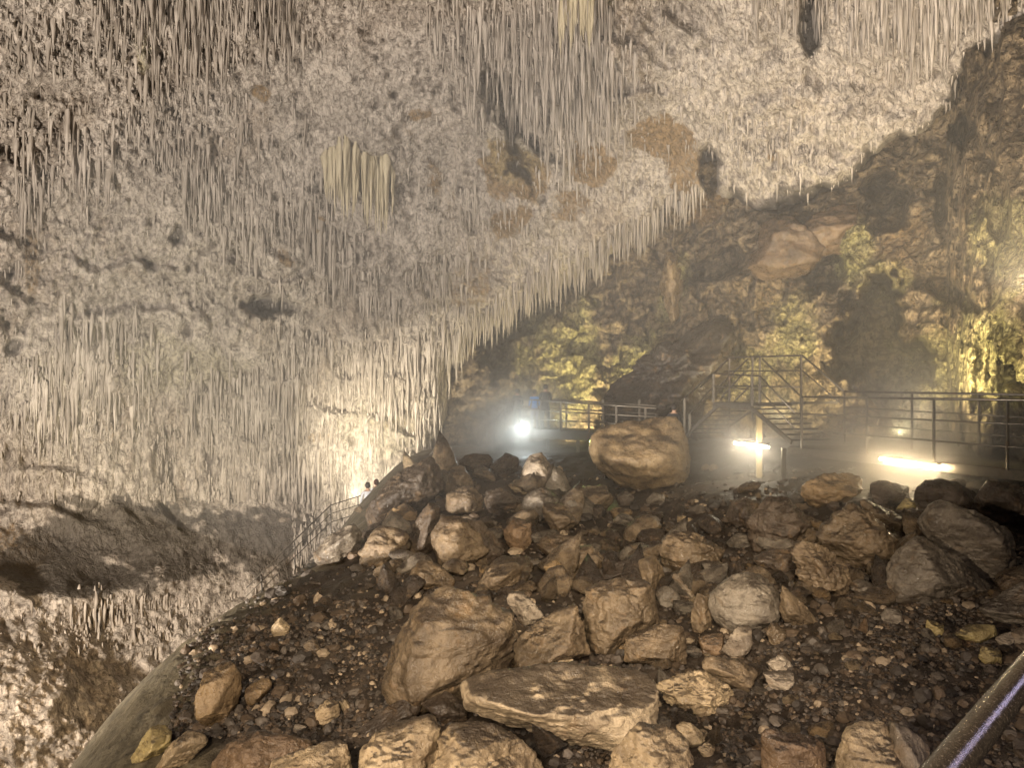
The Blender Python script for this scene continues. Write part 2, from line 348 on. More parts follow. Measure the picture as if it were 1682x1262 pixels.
HOLE2 = [(1425,575,92,100,10,12),(1465,335,45,45,0,4),(1300,385,36,22,-30,2.0),(1350,440,32,40,-35,3.0),(1572,215,22,30,0,4),(1270,330,70,22,-12,2.5),(868,498,100,38,-32,8),(810,560,35,60,0,5),(1545,330,16,95,0,2.5),
         (1380,350,30,20,0,2),(1060,640,40,30,0,1.5),(1170,440,60,20,-30,1.6),(1560,480,70,18,30,2.0),(1640,340,14,40,0,1)]
OCH2 = [(1315,390,55,45,0,1),(1345,375,40,30,0,1),(1150,350,60,45,0,1),(1260,440,30,25,0,.7),(1500,380,60,80,0,.75),(1270,500,80,60,0,.55),(1530,440,50,60,0,.7)]
GRN2 = [(930,590,90,110,0,.9),(1040,600,50,50,0,1),(1105,465,30,70,0,.9),(1400,410,30,70,0,.9),(1300,560,70,70,0,.7),(1610,590,140,110,0,1),(1650,400,60,60,0,.7),(1450,460,80,30,0,.6),(1230,600,80,50,0,.6)]
def D2(px, py):
    d = lerp(px, [(600, 45), (720, 44), (850, 42), (1000, 38), (1150, 34), (1300, 30.5), (1450, 28), (1555, 26), (1590, 22), (1650, 19.5), (1800, 17.5), (2300, 14)])
    d = d-(py-450)*.004; w = P(px, py, d); warp = 1.0*fbm(w*.42, 5, 140, .62)+.35*fbm(w*2.0, 3, 141, .6)
    d = d-1.3*fbm(w*.22, 3, 101)-.8*fbm(w*.55, 3, 102, .55, True)
    h = ell(px, py, [(a, b_, c_, e, f_, 1) for a, b_, c_, e, f_, k in HOLE2], warp); hk = np.zeros(px.shape)
    for a, b_, c_, e, f_, k in HOLE2: hk = np.maximum(hk, k*ell(px, py, [(a, b_, c_, e, f_, 1)], warp))
    return d+hk, w, warp, h
pxs = np.linspace(640, 2150, 640); pys = np.linspace(-60, 900, 420)
GX, GY = np.meshgrid(pxs, pys); D, W, WARP, HO = D2(GX, GY)
f1, c1 = worley(W*np.array([.75, .75, 1.05])+.5*fbm(W*.6, 2, 150)[..., None], 160); f2, c2 = worley(W*np.array([2.2, 2.2, 2.6]), 170)
f3, c3 = worley(W*np.array([.30, .30, .36])+.6*fbm(W*.4, 3, 151)[..., None], 165)
bl = 1.0*np.sqrt(np.clip(1.05-f3*f3, 0, 2))*c3+.80*np.sqrt(np.clip(1.05-f1*f1, 0, 2))*(.4+.8*c1)+.27*np.sqrt(np.clip(1.05-f2*f2, 0, 2))*(.5+.7*c2); fr = fbm(W*3.2, 4, 180, .6)
amp = (1-.8*ell(GX, GY, OCH2[:2], WARP))*(1-.35*HO)
fr2 = fbm(W*7.5, 3, 185, .6, True)
D = D-amp*(1.55*bl+.26*fr+.12*fr2+.25*fbm(W*np.array([1.6, 1.6, .5]), 3, 190))
REL = np.clip(-.12+.52*bl+.35*fr+.2*fr2, 0, 1)
vv = P(GX, GY, D).reshape(-1, 3); ny_, nx_ = GX.shape; idx = np.arange(nx_*ny_).reshape(ny_, nx_)
q = np.stack([idx[:-1, :-1], idx[1:, :-1], idx[1:, 1:], idx[:-1, 1:]], -1).reshape(-1, 4)
mask = np.stack([ell(GX, GY, OCH2, WARP), HO*0, ell(GX, GY, GRN2, WARP)], -1).reshape(-1, 3)
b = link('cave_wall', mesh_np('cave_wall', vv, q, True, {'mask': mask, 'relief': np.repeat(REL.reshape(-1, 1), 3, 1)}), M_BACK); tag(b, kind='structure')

# ------------------------------------------------------------------ stalactites
def cone_arrays(root, L, r, lean, n=6, seed=0):
    L = np.asarray(L); r = np.asarray(r)
    """root (N,3), L (N), r (N): hanging spikes as quads"""
    N = len(L); ts = np.array([-.22, 0.05, .3, .66, 1.0]); prof = np.array([.35, 1.25, .80, .45, .08])
    rg = np.random.default_rng(seed); ang = np.linspace(0, 2*np.pi, n, endpoint=False)[None, None, :]+rg.random((N, 1, 1))*6
    rad = r[:, None, None]*prof[None, :, None]*(1+.28*(rg.random((N, 5, n))-.5))*(1+.6*(rg.random((N, 5, 1))-.5))
    cx = root[:, 0, None, None]+lean[:, 0, None, None]*ts[None, :, None]*L[:, None, None]+(rg.random((N, 5, 1))-.5)*.6*r[:, None, None]
    cy = root[:, 1, None, None]+lean[:, 1, None, None]*ts[None, :, None]*L[:, None, None]
    x = cx+rad*np.cos(ang); y = cy+rad*np.sin(ang); z = (root[:, 2, None]-ts[None]*L[:, None])[..., None]+0*x
    v = np.stack([x, y, z], -1).reshape(-1, 3)
    base = (np.arange(N)*5*n)[:, None, None]; i = np.arange(4)[None, :, None]*n; k = np.arange(n)[None, None, :]; k2 = (k+1) % n
    f = np.stack([base+i+k, base+i+k2, base+i+n+k2, base+i+n+k], -1).reshape(-1, 4)
    return v, f
def wall_pts(px, py, out=.0):
    d, w, warp, b = D1(px, py); rib = 0
    return P(px, py, d-out), b, w
N0 = 80000
sx = RNG.uniform(-150, 1900, N0); sy = RNG.uniform(-200, 1080, N0)
b0 = bdist(sx, sy); w0 = P(sx, sy, D1base(sx, sy))
dens = sstep(-.28, .30, fbm(w0*np.array([.2, .2, .16]), 3, 200)); dens *= 1-.85*ell(sx, sy, OCHRE, 0*sx); dens *= np.where((sx < 480) & (sy > 825) & (sy < 975), 0, 1)
dens *= np.where((sx > 1000) & (sy > 60), .5, 1); dens *= np.where((sx > 1180) & (b0 < 60), .15, 1)
ok = (b0 > 4) & (RNG.random(N0) < .12+.88*dens) & ~((sx < 480) & (sy > 825) & (sy < 975)); sx, sy, dens = sx[ok], sy[ok], dens[ok]
rp, bb, ww = wall_pts(sx, sy, .06)
L = .88*np.clip(RNG.lognormal(-.92, .72, len(sx)), .12, 1.9)*(.45+.75*dens)*(rp[:, 1]/34)**.5; rr = np.clip(.022+.036*L*RNG.uniform(.4, 1.7, len(L)), .02, .10)
# fringe along the lower lip of the vault, and hanging clusters
def row(pts, n, len_px, jit=6, sp=.5):
    pts = np.array(pts, float); seg = np.r_[0, np.cumsum(np.hypot(*np.diff(pts, axis=0).T))]; t = np.sort(RNG.uniform(0, seg[-1], n))
    return np.interp(t, seg, pts[:, 0]), np.interp(t, seg, pts[:, 1])+RNG.normal(0, jit, n), RNG.uniform(len_px*(1-sp), len_px*(1+sp), n)
rows = [row(BND[2:12]+[0, -24], 430, 30, 12, .7), row(BND[4:9]+[0, -16], 130, 36, 7, .7), row([(845, 95), (900, 60), (960, 70), (1010, 110)], 150, 46, 45, .75), row([(880, 150), (940, 140), (1000, 160), (1050, 150)], 110, 38, 35, .75),
        row([(500, 350), (530, 375), (580, 420)], 60, 60, 8), row([(560, 440), (600, 462), (650, 475)], 50, 40, 8), row([(700, 20), (760, 10), (830, 30)], 80, 40, 30, .75), row([(150, 20), (250, 30), (380, 10)], 120, 44, 45, .7),
        row([(20, 300), (110, 240), (190, 250)], 100, 46, 45, .7), row([(90, 560), (170, 580), (260, 590)], 110, 44, 35, .7), row([(300, 640), (420, 650), (500, 640)], 110, 42, 30, .7), row([(90, 1000), (170, 1022), (250, 1030)], 70, 40, 22, .75),
        row([(880, 10), (940, -10), (1000, -5)], 90, 48, 25, .7), row([(1230, -10), (1330, -15), (1420, -10)], 60, 36, 20, .7), row([(300, 300), (400, 330), (480, 345)], 90, 40, 50, .7)]
fx = np.concatenate([r[0] for r in rows]); fy = np.concatenate([r[1] for r in rows]); fl = np.concatenate([r[2] for r in rows])
ok = bdist(fx, fy) > 2; fx, fy, fl = fx[ok], fy[ok], fl[ok]
fp, _, _ = wall_pts(fx, fy, .08); fL = fl*fp[:, 1]/F
rp = np.r_[rp, fp]; L = np.r_[L, fL]; rr = np.r_[rr, np.clip(.022+.030*fL*RNG.uniform(.5, 1.6, len(fL)), .025, .14)]
vis = (rp[:, 1] > 3); px_ = CX+F*rp[:, 0]/rp[:, 1]; py_ = HZ-F*rp[:, 2]/rp[:, 1]
size = L/rp[:, 1]*rr*np.where((px_ > 5) & (px_ < 1677) & (py_ > 5) & (py_ < 900), 1, 0)
order = np.argsort(-size); big, rest = order[:300], order[300:]
lean = RNG.normal(0, .02, (len(L), 2))
v, f = cone_arrays(rp[rest], L[rest], rr[rest], lean[rest], 5, 5)
s = link('stalactites', mesh_np('stalactites', v, f, True), M_STAL); tag(s, 'thousands of thin pale grey stalactites crowding the cave ceiling', 'stalactites', kind='stuff')
protos = []
for k in range(10):
    v, f = cone_arrays(np.zeros((1, 3)), np.ones(1), np.full(1, 1.0), RNG.normal(0, .03, (1, 2)), 9, 30+k)
    protos.append(mesh_np('stalactite', v, f, True)); protos[-1].materials.append(M_STAL)
for k, i in enumerate(big):
    o = bpy.data.objects.new('stalactite', protos[k % 10]); COL.objects.link(o); o.location = rp[i]; o.scale = (rr[i], rr[i], L[i]); o.rotation_euler = (0, 0, RNG.uniform(0, 6))
    tag(o, 'long pale stalactite hanging among the thousands on the cave ceiling', 'stalactite', 'long stalactites on the cave ceiling')
def curtain(name, pts, n, lp, label):
    x, y, l = row(pts, n, lp, 7, .45); p, _, _ = wall_pts(x, y, .3); LL = l*p[:, 1]/F; base = p.mean(0)
    v, f = cone_arrays(p-base, LL, np.full(n, .085)*RNG.uniform(.6, 1.5, n), RNG.normal(0, .01, (n, 2)), 8, 77)
    # the shelf the drapery hangs from
    o = link(name, mesh_np(name, v, f, True), M_CURT); o.location = base; tag(o, label, 'flowstone'); return o
curtain('flowstone_curtain', [(532, 256), (560, 248), (600, 262), (645, 283)], 90, 78, 'broad yellowish flowstone curtain of long spikes on the left wall')
curtain('flowstone_curtain', [(918, -8), (945, -4), (972, -6)], 34, 60, 'yellowish flowstone drapery hanging at the top edge of the ceiling')

# ------------------------------------------------------------------ boulders
_ico = {}
def ico(k):
    if k not in _ico:
        bm = bmesh.new(); bmesh.ops.create_icosphere(bm, subdivisions=k, radius=1)
        _ico[k] = (np.array([v.co[:] for v in bm.verts]), np.array([[v.index for v in f.verts] for f in bm.faces])); bm.free()
    return _ico[k]
def hull(pts):
    pts = sorted(set(map(tuple, pts)))
    def half(ps):
        h = []
        for p in ps:
            while len(h) > 1 and (h[-1][0]-h[-2][0])*(p[1]-h[-2][1])-(h[-1][1]-h[-2][1])*(p[0]-h[-2][0]) <= 0: h.pop()
            h.append(p)
        return h
    a = half(pts); b = half(pts[::-1]); return a[:-1]+b[:-1]
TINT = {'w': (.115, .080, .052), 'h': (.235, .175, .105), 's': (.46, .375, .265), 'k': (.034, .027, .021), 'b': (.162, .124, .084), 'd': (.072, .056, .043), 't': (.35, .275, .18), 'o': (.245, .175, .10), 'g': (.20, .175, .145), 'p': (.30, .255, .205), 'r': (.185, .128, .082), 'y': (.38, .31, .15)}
def rock_verts(us, vs, thick, seed, p, sub, rough, extra=()):
    rg = np.random.default_rng(seed); h = np.array(hull(list(zip(us, vs)))); pl = []
    for a, b in zip(h, np.roll(h, -1, 0)):
        e = b-a; l = np.hypot(*e)
        if l < 1e-6: continue
        n2 = np.array([e[1], -e[0]])/l; dd = n2@a
        if dd < 0: n2, dd = -n2, -dd
        for sgn in (-1, 1):
            t = rg.uniform(.12, .75); c, s_ = math.cos(t), math.sin(t)
            pl.append((n2[0]*c, sgn*s_, n2[1]*c, dd*c))
    W_, H_ = np.ptp(us), np.ptp(vs)
    for sgn, cnt in ((-1, 9), (1, 4)):
        for k in range(cnt):
            n = np.array([rg.normal(0, .7), sgn*1.0, rg.normal(0.0, .7)+(.15 if sgn < 0 else 0)]); n /= np.linalg.norm(n)
            pl.append((*n, thick*rg.uniform(.62, 1.0)+.12*(abs(n[0])*W_+abs(n[2])*H_)))
    for e in extra: pl.append(e)
    pl = np.array(pl); pl[:, 3] = np.maximum(pl[:, 3], .06*min(W_, H_))
    d, f = ico(sub); d = d*np.array([W_/2, thick, H_/2]); d = d/np.linalg.norm(d, axis=1)[:, None]
    p = p*1.7; q = np.clip(d@pl[:, :3].T, 0, None)/pl[:, 3]; rad = (q**p).sum(1)**(-1/p)
    v = d*rad[:, None]; sz = (W_+H_)/2; k = 1/sz
    so = rg.uniform(0, 90, 3)
    dis = .85*rough*sz*(.04*fbm(v*k*2.4+so, 4, 7)+.05*fbm(v*k*np.array([4, 4, 7])+so, 4, 8, .6, True)+.03*fbm(v*k*9+so, 4, 12, .6))
    return v+d*dis[:, None], f
def boulder(label, tint, pts, p=12, d=None, rough=1.0, thick=None, sub=None, crease=None, name='boulder', group=None, bury=0):
    pts = np.array(pts, float); seed = int(pts.sum()) % 100003
    c = (pts.min(0)+pts.max(0))/2; by = pts[:, 1].max()
    if d is None: d = hit(c[0], by-.06*np.ptp(pts[:, 1])) or 20
    u = (pts[:, 0]-c[0])*d/F; v = -(pts[:, 1]-c[1])*d/F; W_, H_ = np.ptp(u), np.ptp(v)
    th = thick or .46*min(max(W_, H_), 1.5*min(W_, H_)); d += th*.10; u *= 1.05; v *= 1.05
    ex = []
    if crease:     # a plane through three (px, py, depth offset in thicknesses) points
        q = [np.array([(a-c[0])*d/F, o*th, -(b_-c[1])*d/F]) for a, b_, o in crease]
        n = np.cross(q[1]-q[0], q[2]-q[0]); n /= np.linalg.norm(n); h = n@q[0]
        if h < 0: n, h = -n, -h
        ex = [(*n, h)]
    if sub is None: sub = 6 if np.ptp(pts[:, 0]) > 95 and by > 850 else 5
    vv, f = rock_verts(u, v, th, seed, p, sub, rough, ex)
    o = link(name, mesh_np(name, vv, f, True), M_ROCK); o.location = V(c[0], c[1], d)
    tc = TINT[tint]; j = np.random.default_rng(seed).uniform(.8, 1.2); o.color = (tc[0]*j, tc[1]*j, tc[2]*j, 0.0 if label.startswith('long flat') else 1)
    tag(o, label, 'boulder' if name == 'boulder' else 'stone', group); return o

BL = [
("huge square-cut brown boulder standing in front of the far platform", 'h', [(966,722),(976,708),(1002,697),(1050,690),(1112,685),(1128,712),(1134,774),(1122,798),(1060,813),(1028,804),(986,774),(967,745)], 9, .8),
("largest smooth rounded boulder with slanting bands, centre foreground", 'b', [(624,1137),(628,1104),(653,1046),(694,984),(732,965),(785,969),(814,984),(851,1021),(856,1038),(831,1090),(827,1110),(760,1160),(690,1165)], 8),
("long flat pale slab with dark mud on its top, front centre", 's', [(760,1122),(789,1108),(897,1100),(1071,1096),(1079,1187),(1033,1207),(980,1236),(938,1211),(765,1166)], 14),
("pale round-shouldered boulder at the bottom edge, left one of a touching pair", 't', [(592,1310),(594,1240),(616,1207),(653,1201),(698,1187),(722,1205),(712,1262),(700,1310)], 12),
("pale boulder with curved ridge at the bottom edge, right one of a touching pair", 't', [(700,1310),(716,1225),(745,1192),(800,1195),(850,1215),(893,1255),(895,1310)], 12),
("flat-topped pale boulder cut by the bottom edge, left of the touching pair", 't', [(440,1310),(450,1250),(500,1235),(545,1219),(568,1226),(578,1262),(578,1310)], 14),
("pale domed boulder at the bottom edge, below the end of the long slab", 't', [(985,1310),(1000,1262),(1012,1234),(1045,1194),(1089,1194),(1122,1212),(1134,1246),(1126,1310)], 12),
("small pale angular stone tucked against the domed bottom boulder", 't', [(1111,1194),(1134,1189),(1158,1210),(1154,1226),(1134,1230),(1118,1214)], 14),
("little pale stone lying right of the domed bottom boulder", 't', [(1146,1230),(1162,1220),(1174,1230),(1170,1244),(1156,1246)], 14),
("reddish brown blunt block standing alone at the bottom edge", 'r', [(1253,1210),(1264,1200),(1292,1202),(1345,1216),(1353,1230),(1349,1310),(1256,1310)], 14),
("cracked tan boulder at the bottom edge beside the handrail, left piece", 't', [(1372,1262),(1389,1206),(1410,1190),(1450,1190),(1475,1200),(1478,1310),(1366,1310)], 12),
("cracked tan boulder at the bottom edge beside the handrail, right piece", 'p', [(1470,1192),(1500,1203),(1525,1232),(1531,1262),(1505,1310),(1462,1310)], 12),
("jagged tan rock lying right of the long slab", 't', [(1083,1129),(1091,1121),(1118,1112),(1148,1104),(1170,1125),(1195,1133),(1199,1151),(1178,1169),(1134,1173),(1109,1157),(1089,1145)], 14, 1.7),
("blocky boulder with flat dark top and bright right edge, centre", 'b', [(959,974),(980,962),(1018,950),(1053,952),(1072,969),(1082,1024),(1065,1040),(1039,1055),(1006,1075),(970,1065),(963,1028)], 18),
("wedge-shaped brown boulder leaning between the rounded and the blocky one", 'b', [(830,1088),(837,1064),(875,1031),(923,1002),(946,993),(958,1035),(968,1073),(913,1090),(832,1102)], 14),
("smooth pale oblong rock behind the largest rounded boulder", 'p', [(830,985),(842,972),(858,973),(875,988),(894,1012),(885,1021),(858,1031)], 8),
("small ochre block at the foot of the wedge boulder", 'o', [(911,1057),(932,1050),(946,1057),(968,1071),(968,1078),(913,1077)], 14),
("small rounded tan stone right at the back edge of the long slab", 't', [(908,1083),(923,1079),(942,1084),(943,1096),(913,1099)], 9),
("squat cracked brown boulder below the blocky centre boulder", 'b', [(1027,1078),(1032,1052),(1060,1042),(1089,1027),(1118,1031),(1126,1052),(1126,1088),(1106,1097),(1072,1092),(1027,1088)], 16),
("smooth grey domed boulder with pale crown, right of centre", 'g', [(1162,986),(1182,960),(1204,944),(1230,937),(1253,944),(1275,966),(1282,992),(1278,1008),(1259,1028),(1237,1040),(1195,1044),(1169,1018)], 7, .7),
("brown rock half hidden behind the left of the grey dome", 'b', [(1134,1010),(1145,975),(1165,985),(1172,1020),(1158,1040),(1136,1038)], 12),
("orange brown block below the grey domed boulder", 'r', [(1148,1048),(1186,1040),(1188,1064),(1178,1080),(1152,1077)], 16),
("pale pointed stone leaning on the foot of the grey dome", 'p', [(1186,1068),(1211,1031),(1231,1029),(1233,1060),(1215,1084),(1199,1082)], 14),
("brown slab-like rock just above the jagged tan rock", 'b', [(1154,1100),(1162,1082),(1219,1086),(1243,1104),(1219,1141),(1195,1125)], 14),
("whitish crumbly stone, upper of two below the grey dome", 'p', [(1259,1088),(1284,1076),(1300,1092),(1298,1106),(1268,1106)], 14, 1.6),
("whitish tapering stone, lower of two below the grey dome", 'p', [(1255,1108),(1300,1104),(1304,1117),(1280,1137),(1268,1133)], 14),
("brown angular boulder with lit upper rim above the grey dome", 'b', [(1087,905),(1096,883),(1120,873),(1151,881),(1188,903),(1170,935),(1140,944),(1110,942),(1090,925)], 14, 1.2),
("smooth-faced dark boulder, left half of the jagged double rock", 'd', [(1237,921),(1266,903),(1301,905),(1315,930),(1318,952),(1269,948)], 12),
("jagged brown boulder with pointed crest, right half of the double rock", 'b', [(1301,905),(1320,892),(1340,894),(1366,911),(1388,928),(1388,953),(1398,976),(1378,980),(1349,971),(1318,952)], 14, 1.9),
("large dark trapezoid boulder with a lit right flank", 'd', [(1230,860),(1262,816),(1295,820),(1320,847),(1340,870),(1320,889),(1308,905),(1243,905)], 16),
("dark boulder left of the large trapezoid one", 'd', [(1188,857),(1204,824),(1224,818),(1250,828),(1246,850),(1217,866)], 14),
("pointed brown boulder with bright lit ridge below the right lamp", 'b', [(1346,879),(1366,853),(1395,829),(1411,837),(1430,863),(1472,892),(1469,908),(1449,936),(1404,938),(1385,918),(1349,900)], 16, 1.2),
("narrow rock with yellow lit crest behind the pointed brown boulder", 'b', [(1411,818),(1430,824),(1443,845),(1478,850),(1485,870),(1482,890),(1462,886),(1430,866)], 14),
("big grey brown boulder on the right, upper of two leaning together", 'g', [(1527,876),(1523,847),(1536,829),(1556,826),(1623,853),(1656,873),(1659,940),(1640,963),(1617,956),(1585,930),(1552,908)], 14),
("big grey brown boulder on the right, lower of two leaning together", 'g', [(1459,940),(1482,905),(1494,886),(1517,882),(1556,911),(1591,950),(1630,963),(1598,984),(1559,994),(1465,985)], 12),
("small dark rock wedged left of the two leaning boulders", 'd', [(1485,870),(1488,840),(1523,837),(1525,873),(1501,888)], 14),
("pinkish low boulder cut by the right edge above the handrail", 'g', [(1610,999),(1643,979),(1682,957),(1730,966),(1730,1022),(1682,1033),(1649,1020),(1623,1013)], 12),
("small pink-brown rock at the right edge beneath the upper leaning boulder", 'b', [(1640,958),(1660,940),(1690,930),(1730,950),(1730,980),(1682,974),(1650,978)], 12),
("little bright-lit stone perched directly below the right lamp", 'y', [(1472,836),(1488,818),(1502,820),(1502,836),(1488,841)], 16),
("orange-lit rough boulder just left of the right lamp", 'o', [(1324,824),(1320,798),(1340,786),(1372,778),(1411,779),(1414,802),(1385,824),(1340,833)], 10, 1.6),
("dark boulder at the right edge below the walkway deck", 'd', [(1607,840),(1604,815),(1623,789),(1682,802),(1710,860),(1655,868)], 14),
("dark rock with lit rim under the left end of the right lamp", 'd', [(1428,802),(1448,790),(1492,800),(1495,832),(1440,838)], 12),
("dark rock with lit rim under the right end of the right lamp", 'd', [(1500,808),(1525,790),(1570,792),(1602,812),(1600,848),(1510,842)], 12),
("grey flat-sided stone between the double rock and the leaning boulders", 'g', [(1398,968),(1414,953),(1440,963),(1443,978),(1420,985)], 12),
("brown triangular rock right of the grey dome", 'b', [(1282,1004),(1285,960),(1301,979),(1327,1002),(1349,1028),(1333,1033),(1291,1021)], 16),
("grey pentagonal stone on the rubble below the leaning boulders", 'g', [(1449,1018),(1456,1002),(1478,1002),(1483,1021),(1462,1028)], 14),
("brown upright stone below the right of the grey dome", 'b', [(1259,1042),(1269,1024),(1291,1037),(1288,1062),(1266,1062)], 14),
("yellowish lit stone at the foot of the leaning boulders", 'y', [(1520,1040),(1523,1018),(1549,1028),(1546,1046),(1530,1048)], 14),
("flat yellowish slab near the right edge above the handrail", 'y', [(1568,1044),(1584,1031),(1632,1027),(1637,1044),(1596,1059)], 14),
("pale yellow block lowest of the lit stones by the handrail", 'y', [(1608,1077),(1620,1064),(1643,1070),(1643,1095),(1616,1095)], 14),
("whitish stone beside the handrail, left of a pair at the right edge", 'p', [(1635,1051),(1649,1043),(1665,1039),(1663,1057),(1649,1065)], 12),
("whitish stone at the very right edge, right of a pair", 'p', [(1665,1042),(1690,1030),(1705,1060),(1668,1062)], 12),
("big oval brown boulder in the middle of the rock pile", 'b', [(707,885),(711,868),(731,847),(752,843),(785,876),(802,905),(785,922),(748,937),(723,931)], 9),
("darker boulder pressed behind the right side of the oval one", 'd', [(762,852),(790,855),(831,905),(815,928),(780,928)], 12),
("tall dark leaning boulder left of the oval one", 'd', [(663,908),(682,860),(703,827),(723,835),(719,876),(707,913)], 10),
("ochre triangular rock above the left rubble slope", 'o', [(626,866),(641,839),(665,827),(686,843),(678,874),(650,874)], 10),
("brown mottled boulder under the ochre triangular rock", 'b', [(591,908),(620,868),(665,872),(672,885),(657,928),(620,929)], 10),
("smooth brown boulder at the left end of the pile by the stair railing", 'g', [(514,914),(541,881),(578,860),(595,876),(587,905),(554,927),(525,928)], 10),
("large dark mound-like boulder at the upper left of the pile", 'd', [(600,840),(630,796),(675,766),(707,749),(724,764),(728,803),(707,826),(675,835),(634,865),(602,870)], 10),
("flat-topped dark block set into the upper left mound", 'd', [(662,798),(709,800),(707,826),(677,830)], 18),
("yellowish brown boulder right of the small upper railing", 'b', [(730,805),(741,768),(760,766),(777,792),(775,822),(741,815)], 10),
("brown boulder directly above the big oval one", 'b', [(731,836),(736,810),(773,798),(794,819),(789,848),(756,848)], 11),
("pale pinkish peaked block below the spotlight", 'p', [(856,777),(872,750),(890,744),(914,773),(905,798),(884,806),(857,799)], 12),
("small tan stone at the left foot of the peaked block", 't', [(835,798),(849,787),(862,797),(866,807),(849,811)], 10),
("grey brown boulder below the peaked block", 'g', [(856,836),(864,814),(893,802),(918,819),(918,836),(889,858)], 11),
("brown angular boulder in the upper middle of the pile", 'b', [(891,845),(893,827),(926,831),(951,860),(914,878)], 14),
("wide brown boulder left of the huge square-cut boulder's foot", 'b', [(947,822),(953,800),(994,797),(1009,824),(985,847),(959,845)], 11),
("rounded dark stone under the huge square-cut boulder", 'd', [(1012,816),(1027,806),(1042,815),(1039,832),(1018,835)], 9),
("rounded grey stone right beneath the huge square-cut boulder", 'g', [(1061,822),(1075,809),(1092,815),(1089,829),(1066,832)], 9),
("black boulder on the ridge right of the small upper railing", 'd', [(748,762),(769,746),(806,748),(814,766),(781,779)], 10),
("dark boulder on the ridge left of the peaked block", 'd', [(806,767),(831,744),(851,752),(851,774),(823,788)], 10),
("dark layered boulder between the peaked block and the oval boulder", 'd', [(796,828),(798,806),(827,802),(856,823),(843,841),(814,846)], 12),
("reddish brown upright boulder right of the oval one", 'r', [(827,873),(843,852),(872,860),(872,893),(856,912),(835,896)], 12),
("dark brown flattish boulder in the middle of the pile", 'b', [(880,895),(897,881),(942,881),(938,903),(905,920)], 12),
("brown blunt boulder with lit corner in the centre hollow", 'b', [(934,928),(947,901),(971,897),(994,918),(984,940),(951,945)], 12),
("small boulder with yellow lit tip in the centre hollow", 'o', [(893,932),(914,920),(932,943),(930,958),(905,949)], 14),
("brown ridged boulder behind the largest rounded boulder", 'b', [(785,960),(806,934),(847,924),(858,938),(851,965),(823,978)], 12),
("brown flat boulder at the left shoulder of the largest rounded boulder", 'b', [(669,945),(686,922),(707,922),(746,951),(740,973),(698,974),(678,966)], 12),
("brown rock perched behind the blocky centre boulder", 'b', [(1046,957),(1050,922),(1075,914),(1091,938),(1087,965),(1075,974)], 12),
("purplish rounded rock right of the blocky centre boulder", 'g', [(1077,976),(1091,963),(1108,966),(1118,983),(1106,999),(1084,1002)], 8),
("thin pale sliver of rock between the blocky boulder and the grey dome", 'p', [(1099,943),(1113,943),(1130,962),(1146,988),(1139,992),(1120,966)], 14),
("low dark rock behind the flat top of the blocky boulder", 'd', [(955,948),(1000,930),(1040,915),(1050,940),(1000,958)], 12),
("upright ochre boulder with a sharp edge on the left gravel slope", 'o', [(325,1152),(336,1105),(380,1090),(395,1112),(392,1147),(373,1183),(352,1197),(333,1182)], 22),
("rounded brown rock lying beside the upright ochre boulder", 'o', [(404,1132),(430,1116),(444,1116),(447,1128),(425,1155),(409,1158)], 9),
("knobbly tan rock on the gravel left of the dark slabs", 't', [(518,1168),(537,1150),(556,1157),(556,1178),(540,1192),(522,1192)], 12, 1.5),
("small upright chip beside the knobbly tan rock", 't', [(557,1153),(566,1150),(575,1165),(566,1175)], 14),
("small whitest stone on the gravel near the knobbly rock", 'p', [(481,1202),(485,1191),(503,1195),(493,1205)], 14),
("pinkish star-shaped rock alone at the top of the gravel slope", 't', [(446,1031),(461,1015),(477,1031),(472,1044),(451,1047)], 14),
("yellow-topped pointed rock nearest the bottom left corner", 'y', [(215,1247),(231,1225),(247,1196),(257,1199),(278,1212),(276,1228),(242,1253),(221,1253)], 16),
("tan flat rock right of the yellow-topped pointed one", 't', [(255,1262),(289,1214),(310,1201),(336,1207),(341,1222),(312,1250),(278,1270)], 10),
("low brown earth-covered rock at the bottom left", 'r', [(330,1285),(370,1225),(420,1205),(480,1210),(520,1225),(480,1285)], 8),
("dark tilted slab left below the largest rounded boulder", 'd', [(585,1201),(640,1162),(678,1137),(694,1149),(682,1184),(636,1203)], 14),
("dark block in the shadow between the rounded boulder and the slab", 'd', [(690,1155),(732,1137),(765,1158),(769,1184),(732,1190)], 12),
]
for e in BL:
    boulder(e[0], e[1], e[2], e[3], rough=e[4] if len(e) > 4 else 1.0,
            crease={'long flat': [(765,1128,-.75),(940,1158,-1.0),(960,1100,.3)], 'blocky bo': [(961,977,-.7),(1049,967,-.8),(1015,951,.2)], 'upright o': [(378,1092,-.9),(362,1140,-1.0),(395,1140,.1)]}.get(e[0][:9]))
boulder('tilted smooth reddish slab high on the back wall, left of a pair above the stairs', 'w', [(1228,440),(1256,372),(1292,354),(1350,404),(1322,448),(1262,458)], 16, d=28.3, thick=1.7, rough=1.3, sub=5)
boulder('tilted smooth reddish slab high on the back wall, right of a pair above the stairs', 'w', [(1308,386),(1340,352),(1402,334),(1416,372),(1392,410),(1346,418)], 16, d=27.6, thick=1.5, rough=1.3, sub=5)
boulder('narrow yellow lit pillar of rock standing against the back wall', 'h', [(1086,470),(1094,420),(1112,416),(1120,470),(1114,526),(1102,532)], 9, d=32.6, thick=1.0, rough=2.4, sub=5)
# the great slanting slab at the foot of the back wall
boulder('great dark rough slab slanting up against the back wall, left of the stairs', 'k', [(985,672),(1000,640),(1062,622),(1128,572),(1172,520),(1200,530),(1186,640),(1130,712),(1000,712)], 9, d=30, thick=2.6, sub=6, rough=2.2)

